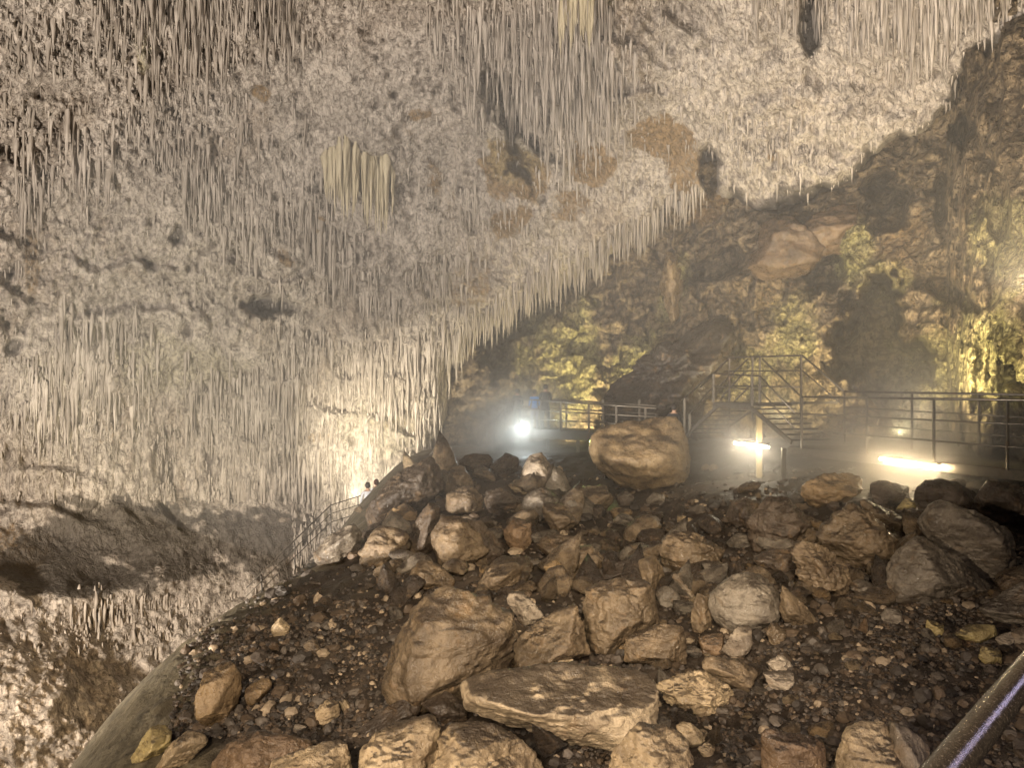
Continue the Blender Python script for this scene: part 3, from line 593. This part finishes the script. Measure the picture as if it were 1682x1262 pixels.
# loose stones that look alike: individuals that share a few meshes
SM = []
for k in range(14):
    rg = np.random.default_rng(500+k); a = np.sort(rg.uniform(0, 6.28, 8)); rad = rg.uniform(.7, 1.15, 8)
    vv, f = rock_verts(np.cos(a)*rad, np.sin(a)*rad*rg.uniform(.6, .95), rg.uniform(.5, .85), 600+k, 6.5, 4, 1.2); m = mesh_np('stone', vv, f, True); m.materials.append(M_ROCK); SM.append(m)
cnt = 0; tints = 'bbbddgtobrg'
while cnt < 250:
    px, py = random.uniform(430, 1690), random.uniform(770, 1255)
    if py < 770+max(0, (640-px))*.9 or (px < 640 and py > 960 and random.random() < .75): continue
    if px > 1330 and py > 1090 and random.random() < .8: continue
    if px < 900 and py > 1100 and random.random() < .7: continue
    d = hit(px, py)
    if d is None or d > 27: continue
    rpx = random.choice([7, 9, 11, 13, 16, 20, 25]) * (1.0 if py > 850 else .8)
    r = rpx*d/F; w = P(px, py, d); o = bpy.data.objects.new('stone', random.choice(SM)); COL.objects.link(o)
    o.location = (w[0], w[1]+r*.3, float(gz(w[0], w[1]+r*.3))+r*.28); o.scale = (r*random.uniform(.8, 1.25), r, r*random.uniform(.75, 1.1)); o.rotation_euler = (random.uniform(-.5, .5), random.uniform(-.5, .5), random.uniform(0, 6.28))
    tc = TINT[random.choice(tints)]; j = random.uniform(.6, 1.15); o.color = (tc[0]*j, tc[1]*j, tc[2]*j, 1)
    tag(o, 'small loose stone in the rubble filling the gaps between the boulders', 'stone', 'small loose stones in the rubble'); cnt += 1

cnt = 0
while cnt < 190:
    px, py = (random.uniform(590, 1600), random.uniform(770, 1000)) if cnt < 140 else (random.uniform(860, 1480), random.uniform(860, 1020))
    if py < 775+max(0, (720-px))*.8 or (px < 640 and py > 930) or (px > 1100 and py < 875) or (915 < px < 1150 and py < 835): continue
    d = hit(px, py)
    if d is None or d > 27: continue
    r = random.choice([22, 26, 30, 35, 42] if cnt < 140 else [15, 18, 21, 25])*d/F; w = P(px, py, d); o = bpy.data.objects.new('boulder', random.choice(SM)); COL.objects.link(o)
    o.location = (w[0], w[1]+r*.3, float(gz(w[0], w[1]+r*.3))+r*.1); o.scale = (r*random.uniform(.9, 1.3), r, r*random.uniform(.8, 1.1)); o.rotation_euler = (random.uniform(-.6, .6), random.uniform(-.6, .6), random.uniform(0, 6.28))
    tc = TINT[random.choice('bbbddg')]; j = random.uniform(.6, 1.0); o.color = (tc[0]*j, tc[1]*j, tc[2]*j, 1)
    tag(o, 'medium brown boulder packed among many like it in the upper rock pile', 'boulder', 'medium boulders packed in the rock pile'); cnt += 1
# gravel: nobody could count it
def gravel(name, label, n, region, rmin, rmax, sub, seed, pale=.12):
    rg = np.random.default_rng(seed); px = []; py = []; dd = []
    gxp = np.linspace(150, 1720, 120); gyp = np.linspace(765, 1300, 70); tab = np.array([[hit(a, b_) or 0 for b_ in gyp] for a in gxp])
    x = rg.uniform(150, 1720, n*6); y = rg.uniform(765, 1300, n*6); pt = fbm(np.stack([x/75, y/32, x*0], -1), 3, seed); k = region(x, y)*(.25+1.1*sstep(-.25, .3, pt)) > rg.random(n*6); x, y = x[k][:n], y[k][:n]
    i = np.clip(np.searchsorted(gxp, x)-1, 0, 118); j = np.clip(np.searchsorted(gyp, y)-1, 0, 68)
    fx = (x-gxp[i])/(gxp[1]-gxp[0]); fy = (y-gyp[j])/(gyp[1]-gyp[0])
    d = (tab[i, j]*(1-fx)+tab[i+1, j]*fx)*(1-fy)+(tab[i, j+1]*(1-fx)+tab[i+1, j+1]*fx)*fy
    ok = (np.minimum(np.minimum(tab[i, j], tab[i+1, j]), np.minimum(tab[i, j+1], tab[i+1, j+1])) > 3) & (d < 30); x, y, d = x[ok], y[ok], d[ok]
    w = P(x, y, d); z = gz(w[:, 0], w[:, 1])
    r = np.exp(rg.uniform(np.log(rmin), np.log(rmax), len(x)))*np.clip(d/9, .8, 1.6)
    dv, f = ico(sub); N = len(x); sc = rg.uniform(.6, 1.25, (N, 1, 3))*np.array([1, 1, .75]); v = dv[None]*sc*(1+.45*(rg.random((N, len(dv), 1))-.5))
    a = rg.uniform(0, 6.28, N)[:, None]; ca, sa = np.cos(a), np.sin(a); v = np.stack([v[..., 0]*ca-v[..., 1]*sa, v[..., 0]*sa+v[..., 1]*ca, v[..., 2]], -1)*r[:, None, None]
    v = v+np.stack([w[:, 0], w[:, 1], z+r*.25], -1)[:, None, :]
    cols = np.array([(.060, .048, .038), (.085, .062, .042), (.045, .038, .032), (.10, .085, .07), (.085, .062, .042), (.30, .24, .17)])
    ci = rg.choice(6, N, p=[.3, .2, .24, .1, .16-pale*.0-.04, .04]) if pale < .2 else rg.choice(6, N, p=[.2, .2, .15, .2, .15, .1])
    t = np.repeat((cols[ci]*rg.uniform(.7, 1.3, (N, 1)))[:, None], len(dv), 1).reshape(-1, 3)
    o = link(name, mesh_np(name, v.reshape(-1, 3), (f[None]+(np.arange(N)*len(dv))[:, None, None]).reshape(-1, 3), False, {'tint': t}), M_GRAV)
    tag(o, label, 'gravel', kind='stuff')
def regA(x, y):
    a = (x > 270+(1240-y)*.18) & (x < 660) & (y > 1015) & (y < 1215); b_ = (x > 1180) & (y > 960)
    e = (x > 400) & (y > 900) & (x < 1180); o = (y > 770) & (y <= 960) & (x > 720)
    return np.where(a, 1.0, np.where(b_, .9, np.where(e, .3, np.where(o, .3, 0.0))))
gravel('gravel', 'dark wet gravel spread over the slope between the boulders', 17000, regA, .014, .045, 1, 900)
gravel('rubble', 'coarse broken rubble strewn between and below the boulders', 1000, regA, .04, .10, 2, 901, .3)

exec_walk = True
# ------------------------------------------------------------------ metal walkways
class Plane:
    """vertical plane through two ground points: pixel -> world point on it"""
    def __init__(s, a, b): s.a = np.array(a, float); e = np.array(b, float)-s.a; s.n = np.array([e[1], -e[0]])/np.hypot(*e); s.t = e/np.hypot(*e)
    def __call__(s, px, py):
        r = P(px, py, 1.0); k = (s.n@s.a)/(s.n@r[:2]); return Vector((r*k).tolist())
    def off(s, k): q = Plane((0, 0), (1, 1)); q.n = s.n; q.t = s.t; q.a = s.a+s.n*k; return q
FR = Plane((6.27, 16.9), (7.99, 12.0))
sg = 1 if (FR.n@np.array([0, 1])) > 0 else -1
RE = FR.off(sg*1.15); sideR = Vector((*(FR.n*sg*1.15), 0))
def rail(root, pts, r, mat, name='rail'): return MB().tube(pts, r).build(name, mat, root, 'tube')
def post(root, a, b, r, mat, name='post'): return MB().bar(a, b, r*2, r*2).build(name, mat, root)

wk = empty('metal_walkway', FR(1490, 770), 'raised steel walkway with two railings running out of the right edge', 'walkway')
dk = MB(); a0, a1 = FR(1296, 735), FR(1760, 783); dk.bar(a0+sideR/2, a1+sideR/2, 1.13, .05); dk.build('deck', M_DECK, wk)
MB().bar(a0-Vector((0, 0, .075)), a1-Vector((0, 0, .075)), .06, .15).build('beam', M_STEEL, wk)
MB().bar(a0+sideR-Vector((0, 0, .075)), a1+sideR-Vector((0, 0, .075)), .06, .15).build('beam', M_STEEL, wk)
for p0 in ((1287, 736),):
    q = FR(*p0); post(wk, q, Vector((q.x, q.y, float(gz(q.x, q.y))-.2)), .045, M_STEEL, 'support_leg')
for p0 in ((1480, 755), (1660, 772)):
    q = FR(*p0)+sideR*.9; post(wk, q, Vector((q.x, q.y, float(gz(q.x, q.y))-.2)), .045, M_DSTEEL, 'support_leg')
fr = MB().tube([FR(1317, 652), FR(1700, 658)], .023).build('handrail', M_STEEL, wk, 'tube')
rail(wk, [FR(1307, 679.5), FR(1700, 698.5)], .016, M_STEEL); rail(wk, [FR(1306, 705.5), FR(1700, 738)], .016, M_STEEL)
for x in (1317, 1424, 1534, 1655):
    post(wk, FR(x, 652+.0153*(x-1317)), FR(x, 735+.105*(x-1300)), .019, M_STEEL)
MB().tube([RE(1387, 643.5), RE(1700, 649)], .023).build('handrail', M_DSTEEL, wk, 'tube')
rail(wk, [RE(1387, 669), RE(1700, 687)], .016, M_DSTEEL); rail(wk, [RE(1387, 696), RE(1700, 720)], .016, M_DSTEEL)
for x in (1387, 1498, 1608): post(wk, RE(x, 643.5+.017*(x-1387)), RE(x, 728+.09*(x-1387)), .018, M_DSTEEL)
MB().tube([RE(1400, 688), RE(1412, 676), RE(1425, 671), RE(1440, 677), RE(1452, 690)], .012).build('cable', M_STEEL, wk, 'tube')

st = empty('metal_staircase', FR(1240, 720), 'galvanised steps rising to a small landing above the left tube lamp', 'staircase')
MB().tube([FR(1118, 660), FR(1170, 613.6), FR(1248, 618), FR(1307, 680)], .02).build('handrail', M_STEEL, st, 'tube')
rail(st, [FR(1131, 682), FR(1171, 635), FR(1248, 641.5), FR(1306, 705.7)], .016, M_STEEL)
for a, b_ in (((1171.6, 614), (1171.6, 661)), ((1235, 616), (1235, 668)), ((1248, 618), (1248, 662)), ((1124, 655), (1124, 712)), ((1133, 680), (1133, 715))): post(st, FR(*a), FR(*b_), .026, M_STEEL)
la, lb = FR(1172, 662), FR(1236, 666); MB().bar(la+sideR/2, lb+sideR/2, 1.13, .05).build('landing', M_DECK, st)
MB().bar(la-Vector((0, 0, .06)), lb-Vector((0, 0, .06)), .05, .11).build('landing_edge', M_STEEL, st)
MB().bar(FR(1235, 671), FR(1300, 727), .05, .09).build('stringer', M_STEEL, st); MB().bar(FR(1178, 668), FR(1128, 716), .05, .09).build('stringer', M_STEEL, st)
for k in range(7):
    t = (k+.5)/7
    for A_, B_ in ((FR(1236, 668), FR(1299, 728)), (FR(1174, 665), FR(1128, 715))):
        c_ = A_.lerp(B_, t)+sideR*.5; tv = Vector((*FR.t, 0)); MB().bar(c_-tv*.09, c_+tv*.09, 1.06, .03).build('tread', M_DECK, st)
q = FR(1240, 672)+sideR*.1; MB().bar(q, Vector((q.x, q.y, float(gz(q.x, q.y))-.2)), .11, .11).build('support_leg', mat_plain('lamplit_leg', (.30, .225, .10), .6), st)  # lamp's yellow light put into the leg's colour
MB().bar(FR(1200, 700), FR(1236, 674), .04, .04).build('brace', M_STEEL, st)
RS = FR.off(sg*1.9)
us = empty('metal_staircase', RS(1316, 690), 'darker railed stair flight standing behind the landing, higher up', 'staircase')
MB().tube([RS(1150, 637), RS(1198, 587.5), RS(1318, 584), RS(1386, 643)], .024).build('handrail', M_DSTEEL, us, 'tube')
rail(us, [RS(1190, 610), RS(1318, 609), RS(1382, 664)], .017, M_DSTEEL); rail(us, [RS(1190, 634), RS(1318, 636)], .017, M_DSTEEL)
for x, y0, y1 in ((1236, 586, 690), (1248, 586, 690), (1316, 584, 700), (1198, 588, 690)): post(us, RS(x, y0), RS(x, y1), .024, M_DSTEEL)
for a, b_ in (((1228, 590), (1180, 636)), ((1252, 590), (1316, 652)), ((1222, 612), (1186, 652)), ((1232, 634), (1206, 660))): MB().bar(RS(*a), RS(*b_), .034, .034).build('brace', M_DSTEEL, us)
MB().bar(RS(1186, 664)+sideR/2, RS(1320, 662)+sideR/2, 1.0, .06).build('landing', M_DECK, us)

PF = Plane((.1, 30.0), (4.63, 25.0)); sp = 1 if PF.n[1] > 0 else -1; sideP = Vector((*(PF.n*sp*1.5), 0)); PR = PF.off(sp*1.4)
pf = empty('metal_platform', PF(930, 712), 'distant railed steel platform where visitors stand beside the spotlight', 'platform')
MB().tube([PF(846, 655), PF(1078, 671)], .03).build('handrail', M_STEEL, pf, 'tube')
for y0, y1 in ((672, 685.5), (687, 700)): rail(pf, [PF(846, y0), PF(1078, y1)], .026, M_STEEL)
for x in (848, 888, 921, 967, 1012, 1060): post(pf, PF(x, 655+.069*(x-846)), PF(x, 706+.05*(x-846)), .035, M_DSTEEL)
MB().bar(PF(835, 706)+sideP/2, PF(1085, 716)+sideP/2, 1.5, .12).build('deck', M_DECK, pf)
MB().bar(PF(835, 712), PF(1085, 723), .1, .28).build('beam', M_DSTEEL, pf)
for x in (890, 940, 1010):
    q = PF(x, 712)+sideP*.2; post(pf, q, Vector((q.x, q.y, float(gz(q.x, q.y))-.3)), .06, M_DSTEEL, 'support_leg')
MB().tube([PR(850, 653), PR(1078, 667)], .03).build('handrail', M_DSTEEL, pf, 'tube')
for y0, y1 in ((668, 680),): rail(pf, [PR(850, y0), PR(1078, y1)], .026, M_DSTEEL)
for x in (930, 990, 1050): post(pf, PR(x, 657), PR(x, 704), .035, M_DSTEEL)
sr = empty('stair_railing', PF(812, 740), 'thin dark railing dropping left from the distant platform', 'railing')
MB().tube([PF(845, 655), PF(829, 667), PF(800, 707), PF(786, 733)], .028).build('handrail', M_DSTEEL, sr, 'tube')
rail(sr, [PF(845, 678), PF(829, 690), PF(804, 724)], .024, M_DSTEEL)
for x, y0, y1 in ((829, 667, 722), (812, 690, 745), (800, 707, 755)): post(sr, PF(x, y0), PF(x, y1), .03, M_DSTEEL)

LP_ = Plane((-5.3, 27.0), (-7.2, 21.5))
lr = empty('stair_railing', LP_(543, 872), 'brown railing of steps running down the left edge of the rock pile', 'railing')
T = [(405, 966), (484, 888), (543, 830.5), (593, 814.5)]
MB().tube([LP_(*p) for p in T], .018).build('handrail', M_DSTEEL, lr, 'tube')
for dy in (14, 28): rail(lr, [LP_(x, y+dy*(1+.0*x)) for x, y in T], .013, M_STEEL)
for x, y in ((430, 941), (484, 888), (543, 830.5), (588, 816)): post(lr, LP_(x, y), LP_(x, y+46), .022, M_DSTEEL)
UP = Plane((-3.0, 28.5), (-1.2, 29.5))
tl = MB()
for k in range(22):
    t = k/21; c_ = LP_(593, 862).lerp(LP_(405, 1014), t); tl.bar(c_+Vector((0, .15, 0)), c_+Vector((1.1, 1.2, 0)), .34, .10)
tl.build('steps', M_DECK, lr)
ur = empty('stair_railing', UP(735, 775), 'short dark railing silhouetted on the ridge against the bright wall', 'railing')
MB().tube([UP(706, 748), UP(716, 735.5), UP(785, 732)], .032).build('handrail', M_DSTEEL, ur, 'tube'); rail(ur, [UP(710, 760), UP(728, 744), UP(745, 743)], .028, M_DSTEEL)
for x, y0 in ((716, 736), (728, 736), (741, 735)): post(ur, UP(x, y0), UP(x, 778), .034, M_DSTEEL)
for y in (756, 766): rail(ur, [UP(716, y+9), UP(741, y-6)], .024, M_DSTEEL)

# the viewer's own walkway: its handrail crosses the bottom right corner
hr = empty('handrail', V(1520, 1262, .9), 'worn shiny handrail close up in the bottom right corner', 'handrail')
def rp3(t): return Vector((.505+.286*t, .893+.295*t, -.441-.0*t))
t0 = NT('worn_rail_steel'); co = t0.n('ShaderNodeTexCoord').outputs['Object']; n = t0.noise(t0.scale(co, (1, 1, 1)), 230, 6, .75); n2 = t0.noise(co, 14, 4, .6)
M_RAIL = t0.fin(t0.mix(t0.ramp(n, .42, .62), (.035, .027, .021), t0.mix(n2, (.09, .066, .046), (.20, .16, .12))), t0.ramp(n, .05, 1.7), t0.bump(n, .25, .002), .5, .75)
MB().tube([rp3(-3), rp3(-1), rp3(0), rp3(.5), rp3(1), rp3(2), rp3(4.5)], .0212, 32).build('rail', M_RAIL, hr, 'tube')
MB().tube([rp3(-3)-Vector((0, 0, .265)), rp3(4.5)-Vector((0, 0, .265))], .02, 20).build('lower_rail', M_RAIL, hr, 'tube')
for t in (-2.2, 3.6): MB().tube([rp3(t), rp3(t)-Vector((0, 0, 1.1))], .022, 16).build('post', M_RAIL, hr, 'tube')
MB().bar(rp3(-3)-Vector((0, 0, 1.13))+Vector((.5, -.48, 0)), rp3(4.5)-Vector((0, 0, 1.13))+Vector((.5, -.48, 0)), 1.3, .06).build('walkway_deck', M_DECK, hr)

# ------------------------------------------------------------------ visitors
M_SKIN = mat_plain('skin', (.42, .26, .18), .6, .1); M_HAIR = mat_plain('dark_hair', (.02, .015, .012), .6); M_BLACK = mat_plain('black_cloth', (.018, .018, .020), .9)
M_NAVY = mat_plain('dark_trousers', (.03, .03, .04), .9); M_BLUE = mat_plain('bright_blue_cloth', (.05, .30, .95), .7); M_PURP = mat_plain('purple_grey_cloth', (.13, .11, .22), .9)
M_GREY = mat_plain('light_grey_cloth', (.46, .47, .50), .9); M_RED = mat_plain('reddish_hair', (.10, .04, .03), .6)
def person(label, foot, height, face, top, trousers, hair, arm=0.0, group=None):
    """one skinned body in metres for a 1.75 m figure, scaled; face = heading in degrees, 0 looks at the camera"""
    root = empty('person', foot, label, 'person', group); k = height/1.75
    J = [((0, 0, .96), .125), ((0, .01, 1.12), .12), ((0, .015, 1.30), .15), ((0, .01, 1.44), .10), ((0, -.005, 1.52), .052), ((0, -.015, 1.62), .088), ((0, -.012, 1.69), .078)]
    E = [(0, 1), (1, 2), (2, 3), (3, 4), (4, 5), (5, 6)]
    for sd in (-1, 1):
        b = len(J); J += [((sd*.10, 0, .88), .095), ((sd*.11, -.015, .50), .062), ((sd*.115, .01, .10), .042), ((sd*.125, -.13, .045), .036)]; E += [(0, b), (b, b+1), (b+1, b+2), (b+2, b+3)]
        b = len(J); fw = -.16-.15*arm; hz = 1.02+.30*arm
        J += [((sd*.185, .01, 1.41), .062), ((sd*.235, .015, 1.13), .044), ((sd*.22, fw*.6, hz-.10), .032), ((sd*.21, fw*.75, hz-.17), .036), ((sd*.205, fw*.8, hz-.25), .018)]; E += [(3, b), (b, b+1), (b+1, b+2), (b+2, b+3), (b+3, b+4)]
    me = bpy.data.meshes.new('body'); me.from_pydata([(x*k, y*k, z*k) for (x, y, z), r in J], E, []); o = bpy.data.objects.new('body', me); COL.objects.link(o)
    sm = o.modifiers.new('skin', 'SKIN'); sv = me.skin_vertices[0].data
    for q_, (p_, r) in zip(sv, J): q_.radius = (r*k, r*k*(.82 if p_[2] > 1.0 and abs(p_[0]) < .05 and p_[2] < 1.5 else 1))
    sv[0].use_root = True; ss = o.modifiers.new('sub', 'SUBSURF'); ss.levels = ss.render_levels = 2
    m2 = bpy.data.meshes.new_from_object(o.evaluated_get(bpy.context.evaluated_depsgraph_get())); o.modifiers.clear(); o.data = m2; m2.name = 'body'
    for m in (M_SKIN, top, trousers, M_BLACK): m2.materials.append(m)
    for f in m2.polygons:
        c = f.center/k; f.use_smooth = True
        f.material_index = 3 if c.z < .10 else 2 if c.z < .97 and abs(c.x) < .2 else 0 if c.z > 1.47 or (abs(c.x) > .16 and c.z < hz-.15) else 1
    o.parent = root; root.rotation_euler = (0, 0, R(face))
    vv, f = ico(3); vv = vv*np.array([.098, .108, .115])*k; vv[:, 2] = np.where(vv[:, 1] < -.03*k, np.maximum(vv[:, 2], .035*k), vv[:, 2]); h_ = link('hair', mesh_np('hair', vv, f, True), hair, o); h_.location = (0, .012*k, 1.675*k)
    nv, nf = ico(1); n_ = link('nose', mesh_np('nose', nv*np.array([.014, .02, .022])*k, nf, True), M_SKIN, o); n_.location = (0, -.105*k, 1.615*k)
    return root
PZ = lambda x, y, off=.5: PF.off(sp*off)(x, y)
person('person in black with raised arms, tallest at the far platform railing', PZ(896, 706), 1.72, 160, M_BLACK, M_BLACK, M_HAIR, .8)
person('person in a bright blue top standing between two dark figures', PZ(878, 706, .8), 1.55, 190, M_BLUE, M_PURP, M_HAIR, .6)
person('person in dark clothes at the left end of the far platform', PZ(850, 705, .7), 1.6, 200, M_NAVY, M_BLACK, M_HAIR)
def stand(px, py, d, h):
    p = V(px, py, d); return Vector((p.x, p.y, p.z-h))
person('person with dark hair and light grey top beside the lower stair railing', stand(604, 794, 26.5, 1.7), 1.7, 200, M_GREY, M_NAVY, M_HAIR)
person('person with reddish hair half hidden behind the dark mound boulder', stand(618, 789, 27.2, 1.7), 1.7, 180, M_GREY, M_NAVY, M_RED)
bp_ = stand(1107, 657, 24.5, 1.72); bp_.z = float(gz(bp_.x, bp_.y)); person('person in dark clothes behind the huge square-cut boulder', bp_, 1.75, 150, M_BLACK, M_NAVY, M_HAIR, .2)

# ------------------------------------------------------------------ lamps
WARM = (1.0, .74, .42)
M_TUBE = mat_emit('tube_glow', (1.0, .76, .44), 210); M_TUBE2 = mat_emit('tube_glow_white', (1.0, .86, .62), 180); M_SPOT = mat_emit('spot_glow', (.95, 1.0, .92), 520)
FL = FR.off(-sg*.16)
def tube_lamp(a, b_, m, label):
    A_, B_ = FL(*a), FL(*b_); root = empty('tube_lamp', (A_+B_)/2, label, 'lamp', None)
    MB().tube([A_, B_], .026, 12).build('tube', m, root, 'tube')
    up = Vector((0, 0, .085)); MB().bar(A_+up, B_+up, .09, .035).build('housing', M_STEEL, root)
    for t in (.05, .95):
        c_ = A_.lerp(B_, t); MB().bar(c_, c_+up, .05, .02, (1, 0, 0)).build('bracket', M_STEEL, root)
    return root
tube_lamp((1207, 728), (1262, 735), M_TUBE2, 'glowing tube lamp under the stair landing, the left one')
tube_lamp((1446, 754), (1543, 770), M_TUBE, 'glowing tube lamp fixed below the walkway deck, the right one')
sl = empty('spotlight', PF.off(-sp*.4)(858, 705), 'small white spotlight shining at the foot of the distant platform', 'spotlight')
c_ = PF.off(-sp*.4)(858, 703); n_ = Vector((0, -1, -.05)).normalized()
MB().tube([c_+n_*.02, c_-n_*.18, c_-n_*.25], [.15, .12, .05], 14).build('housing', M_DSTEEL, sl, 'tube'); MB().tube([c_+n_*.03, c_+n_*.05], .125, 14).build('lens', M_SPOT, sl, 'tube')
MB().bar(c_-n_*.12, c_-n_*.12-Vector((0, 0, .5)), .05, .05).build('bracket', M_DSTEEL, sl)

def light(kind, loc, energy, color, target=None, **kw):
    l = bpy.data.lights.new('cave_light', kind); l.energy = energy; l.color = color
    for k, v in kw.items(): setattr(l, k, v)
    o = bpy.data.objects.new('cave_light', l); COL.objects.link(o); o.location = loc
    if target is not None: o.rotation_euler = (Vector(target)-Vector(loc)).to_track_quat('-Z', 'Y').to_euler()
    return o
# floods without fixtures: behind the viewer, behind rocks, and some added fill
light('SPOT', (-5.5, -1.0, .1), 3800, (1.0, .82, .62), (-.5, 9.5, -3.2), spot_size=R(80), spot_blend=.8, shadow_soft_size=.15)
light('SPOT', (-.8, -2.5, 1.6), 3400, (1.0, .84, .65), (-.2, 6.2, -3.4), spot_size=R(60), spot_blend=.9, shadow_soft_size=.4)
light('SPOT', (-14, 4, -5), 46000, (1.0, .90, .78), (-9, 30, 7), spot_size=R(120), spot_blend=.8, shadow_soft_size=.6)
light('SPOT', (2, 5, 0), 16500, (1.0, .90, .80), (6, 20, 13), spot_size=R(105), spot_blend=.9, shadow_soft_size=.6)
light('SPOT', (-6.3, 30.5, -4.3), 7500, (1.0, .89, .66), V(655, 700, 39), spot_size=R(85), spot_blend=.9, shadow_soft_size=.25)
light('SPOT', V(250, 1000, 22), 3500, (1.0, .92, .58), V(280, 620, 34), spot_size=R(70), spot_blend=.8, shadow_soft_size=.3)
light('SPOT', (-10.5, 14, -6.5), 5200, (1.0, .74, .44), (-15.8, 25, -9.2), spot_size=R(75), spot_blend=.8, shadow_soft_size=.5)
light('SPOT', (.5, -1, 3.2), 8800, (1.0, .83, .60), (.8, 20, -2.6), spot_size=R(54), spot_blend=.9, shadow_soft_size=.4)  # added fill above the viewer to lift the rock pile
YG = (1.0, .85, .46)
light('SPOT', V(935, 715, 34.5), 2200, YG, V(930, 560, 41), spot_size=R(130), spot_blend=.6, shadow_soft_size=.15)
light('SPOT', V(1050, 690, 33), 1200, YG, V(1040, 560, 36.5), spot_size=R(120), spot_blend=.6, shadow_soft_size=.15)
light('SPOT', V(1470, 715, 15.8), 2400, YG, V(1625, 575, 20), spot_size=R(62), spot_blend=.6, shadow_soft_size=.15)
light('SPOT', V(1520, 690, 17), 3200, (1.0, .80, .50), V(1430, 430, 26), spot_size=R(105), spot_blend=.9, shadow_soft_size=.2)
light('SPOT', V(1690, 470, 11.5), 3600, (1.0, .82, .54), V(1640, 200, 18.5), spot_size=R(110), spot_blend=.9, shadow_soft_size=.2)  # added unseen light in mid-air to brighten the right pillar
light('SPOT', (7.5, 4.0, -.5), 4200, (1.0, .82, .56), V(1640, 230, 18.5), spot_size=R(42), spot_blend=.9, shadow_soft_size=.2)  # added flood from the viewer's side for the right pillar, no fixture there
light('SPOT', V(1280, 690, 24.5), 2300, (1.0, .84, .46), V(1270, 470, 30), spot_size=R(120), spot_blend=.6, shadow_soft_size=.15)
light('SPOT', V(952, 722, 22.5), 40, (.75, 1.0, .25), V(962, 748, 20.4), spot_size=R(36), spot_blend=.5, shadow_soft_size=.1)
ax = Vector((.696, .718, 0)).normalized(); sl_ = light('AREA', (3.3, 2.55, .40), 26, (.66, .62, 1.0), shape='RECTANGLE', size=3.6, size_y=.05)
zz = (Vector((3.3, 2.55, .40))-Vector((.64, 1.03, -.44))); zz = (zz-ax*zz.dot(ax)).normalized(); sl_.rotation_euler = Matrix((ax, zz.cross(ax), zz)).transposed().to_euler()

# haze in the chamber, plus added scatter balls imitating lens bloom at the lamps
def mist(name, loc, size, dens, label, local):
    m = bpy.data.materials.new(name); m.use_nodes = True; nt = m.node_tree; nt.nodes.clear()
    o_ = nt.nodes.new('ShaderNodeOutputMaterial'); v = nt.nodes.new('ShaderNodeVolumeScatter'); nt.links.new(v.outputs[0], o_.inputs['Volume'])
    v.inputs['Color'].default_value = (.97, .93, .88, 1); v.inputs['Density'].default_value = dens; v.inputs['Anisotropy'].default_value = .2
    if local:
        tc = nt.nodes.new('ShaderNodeTexCoord'); ln = nt.nodes.new('ShaderNodeVectorMath'); ln.operation = 'LENGTH'; nt.links.new(tc.outputs['Object'], ln.inputs[0])
        mr = nt.nodes.new('ShaderNodeMapRange'); nt.links.new(ln.outputs['Value'], mr.inputs[0]); mr.inputs[1].default_value = 1.0; mr.inputs[2].default_value = 0.0
        pw = nt.nodes.new('ShaderNodeMath'); pw.operation = 'POWER'; nt.links.new(mr.outputs[0], pw.inputs[0]); pw.inputs[1].default_value = 2.2
        ml = nt.nodes.new('ShaderNodeMath'); ml.operation = 'MULTIPLY'; nt.links.new(pw.outputs[0], ml.inputs[0]); ml.inputs[1].default_value = dens; nt.links.new(ml.outputs[0], v.inputs['Density'])
    vv, f = ico(3)
    o = link(name, mesh_np(name, vv, f, True), m); o.location = loc; o.scale = size; tag(o, label, 'mist', kind='stuff'); return o
mist('mist', FL(1234, 736)-Vector((0, .3, .2)), (2.8, 2.6, 2.3), .52, 'added glow imitating lens bloom around the left tube lamp under the landing', True)
mist('mist', FL(1496, 768)-Vector((0, .3, .1)), (3.2, 2.9, 2.6), .95, 'added glow imitating lens bloom around the right tube lamp below the deck', True)
mist('mist', PF.off(-sp*1.6)(850, 716), (3.6, 2.6, 3.2), 1.1, 'added white glow imitating lens bloom around the small spotlight at the platform', True)
mist('mist', (6, 28, 2), (24, 17.5, 9), .0105, 'thin haze hanging over the far half of the rock pile and walkways', False)
# ------------------------------------------------------------------ world and camera
wd = bpy.data.worlds.new('World'); S.world = wd; wd.use_nodes = True; nt = wd.node_tree
bg = nt.nodes['Background']; bg.inputs[0].default_value = (1.0, .82, .62, 1); bg.inputs[1].default_value = .048
cam = bpy.data.cameras.new('camera'); co_ = bpy.data.objects.new('camera', cam); COL.objects.link(co_); S.camera = co_
cam.sensor_width = 36; cam.lens = 36*F/1682; cam.clip_start = .05; cam.clip_end = 400; co_.rotation_euler = (math.pi/2+PIT, 0, 0)
S.view_settings.view_transform = 'Standard'; S.view_settings.look = 'None'; S.view_settings.exposure = 0
cy = S.cycles; cy.use_denoising = True; cy.max_bounces = 4; cy.diffuse_bounces = 2; cy.glossy_bounces = 2; cy.caustics_reflective = False; cy.caustics_refractive = False
cy.sample_clamp_indirect = 4; cy.volume_bounces = 0; cy.use_adaptive_sampling = True; cy.adaptive_threshold = .04; cy.volume_step_rate = 4; cy.volume_max_steps = 48
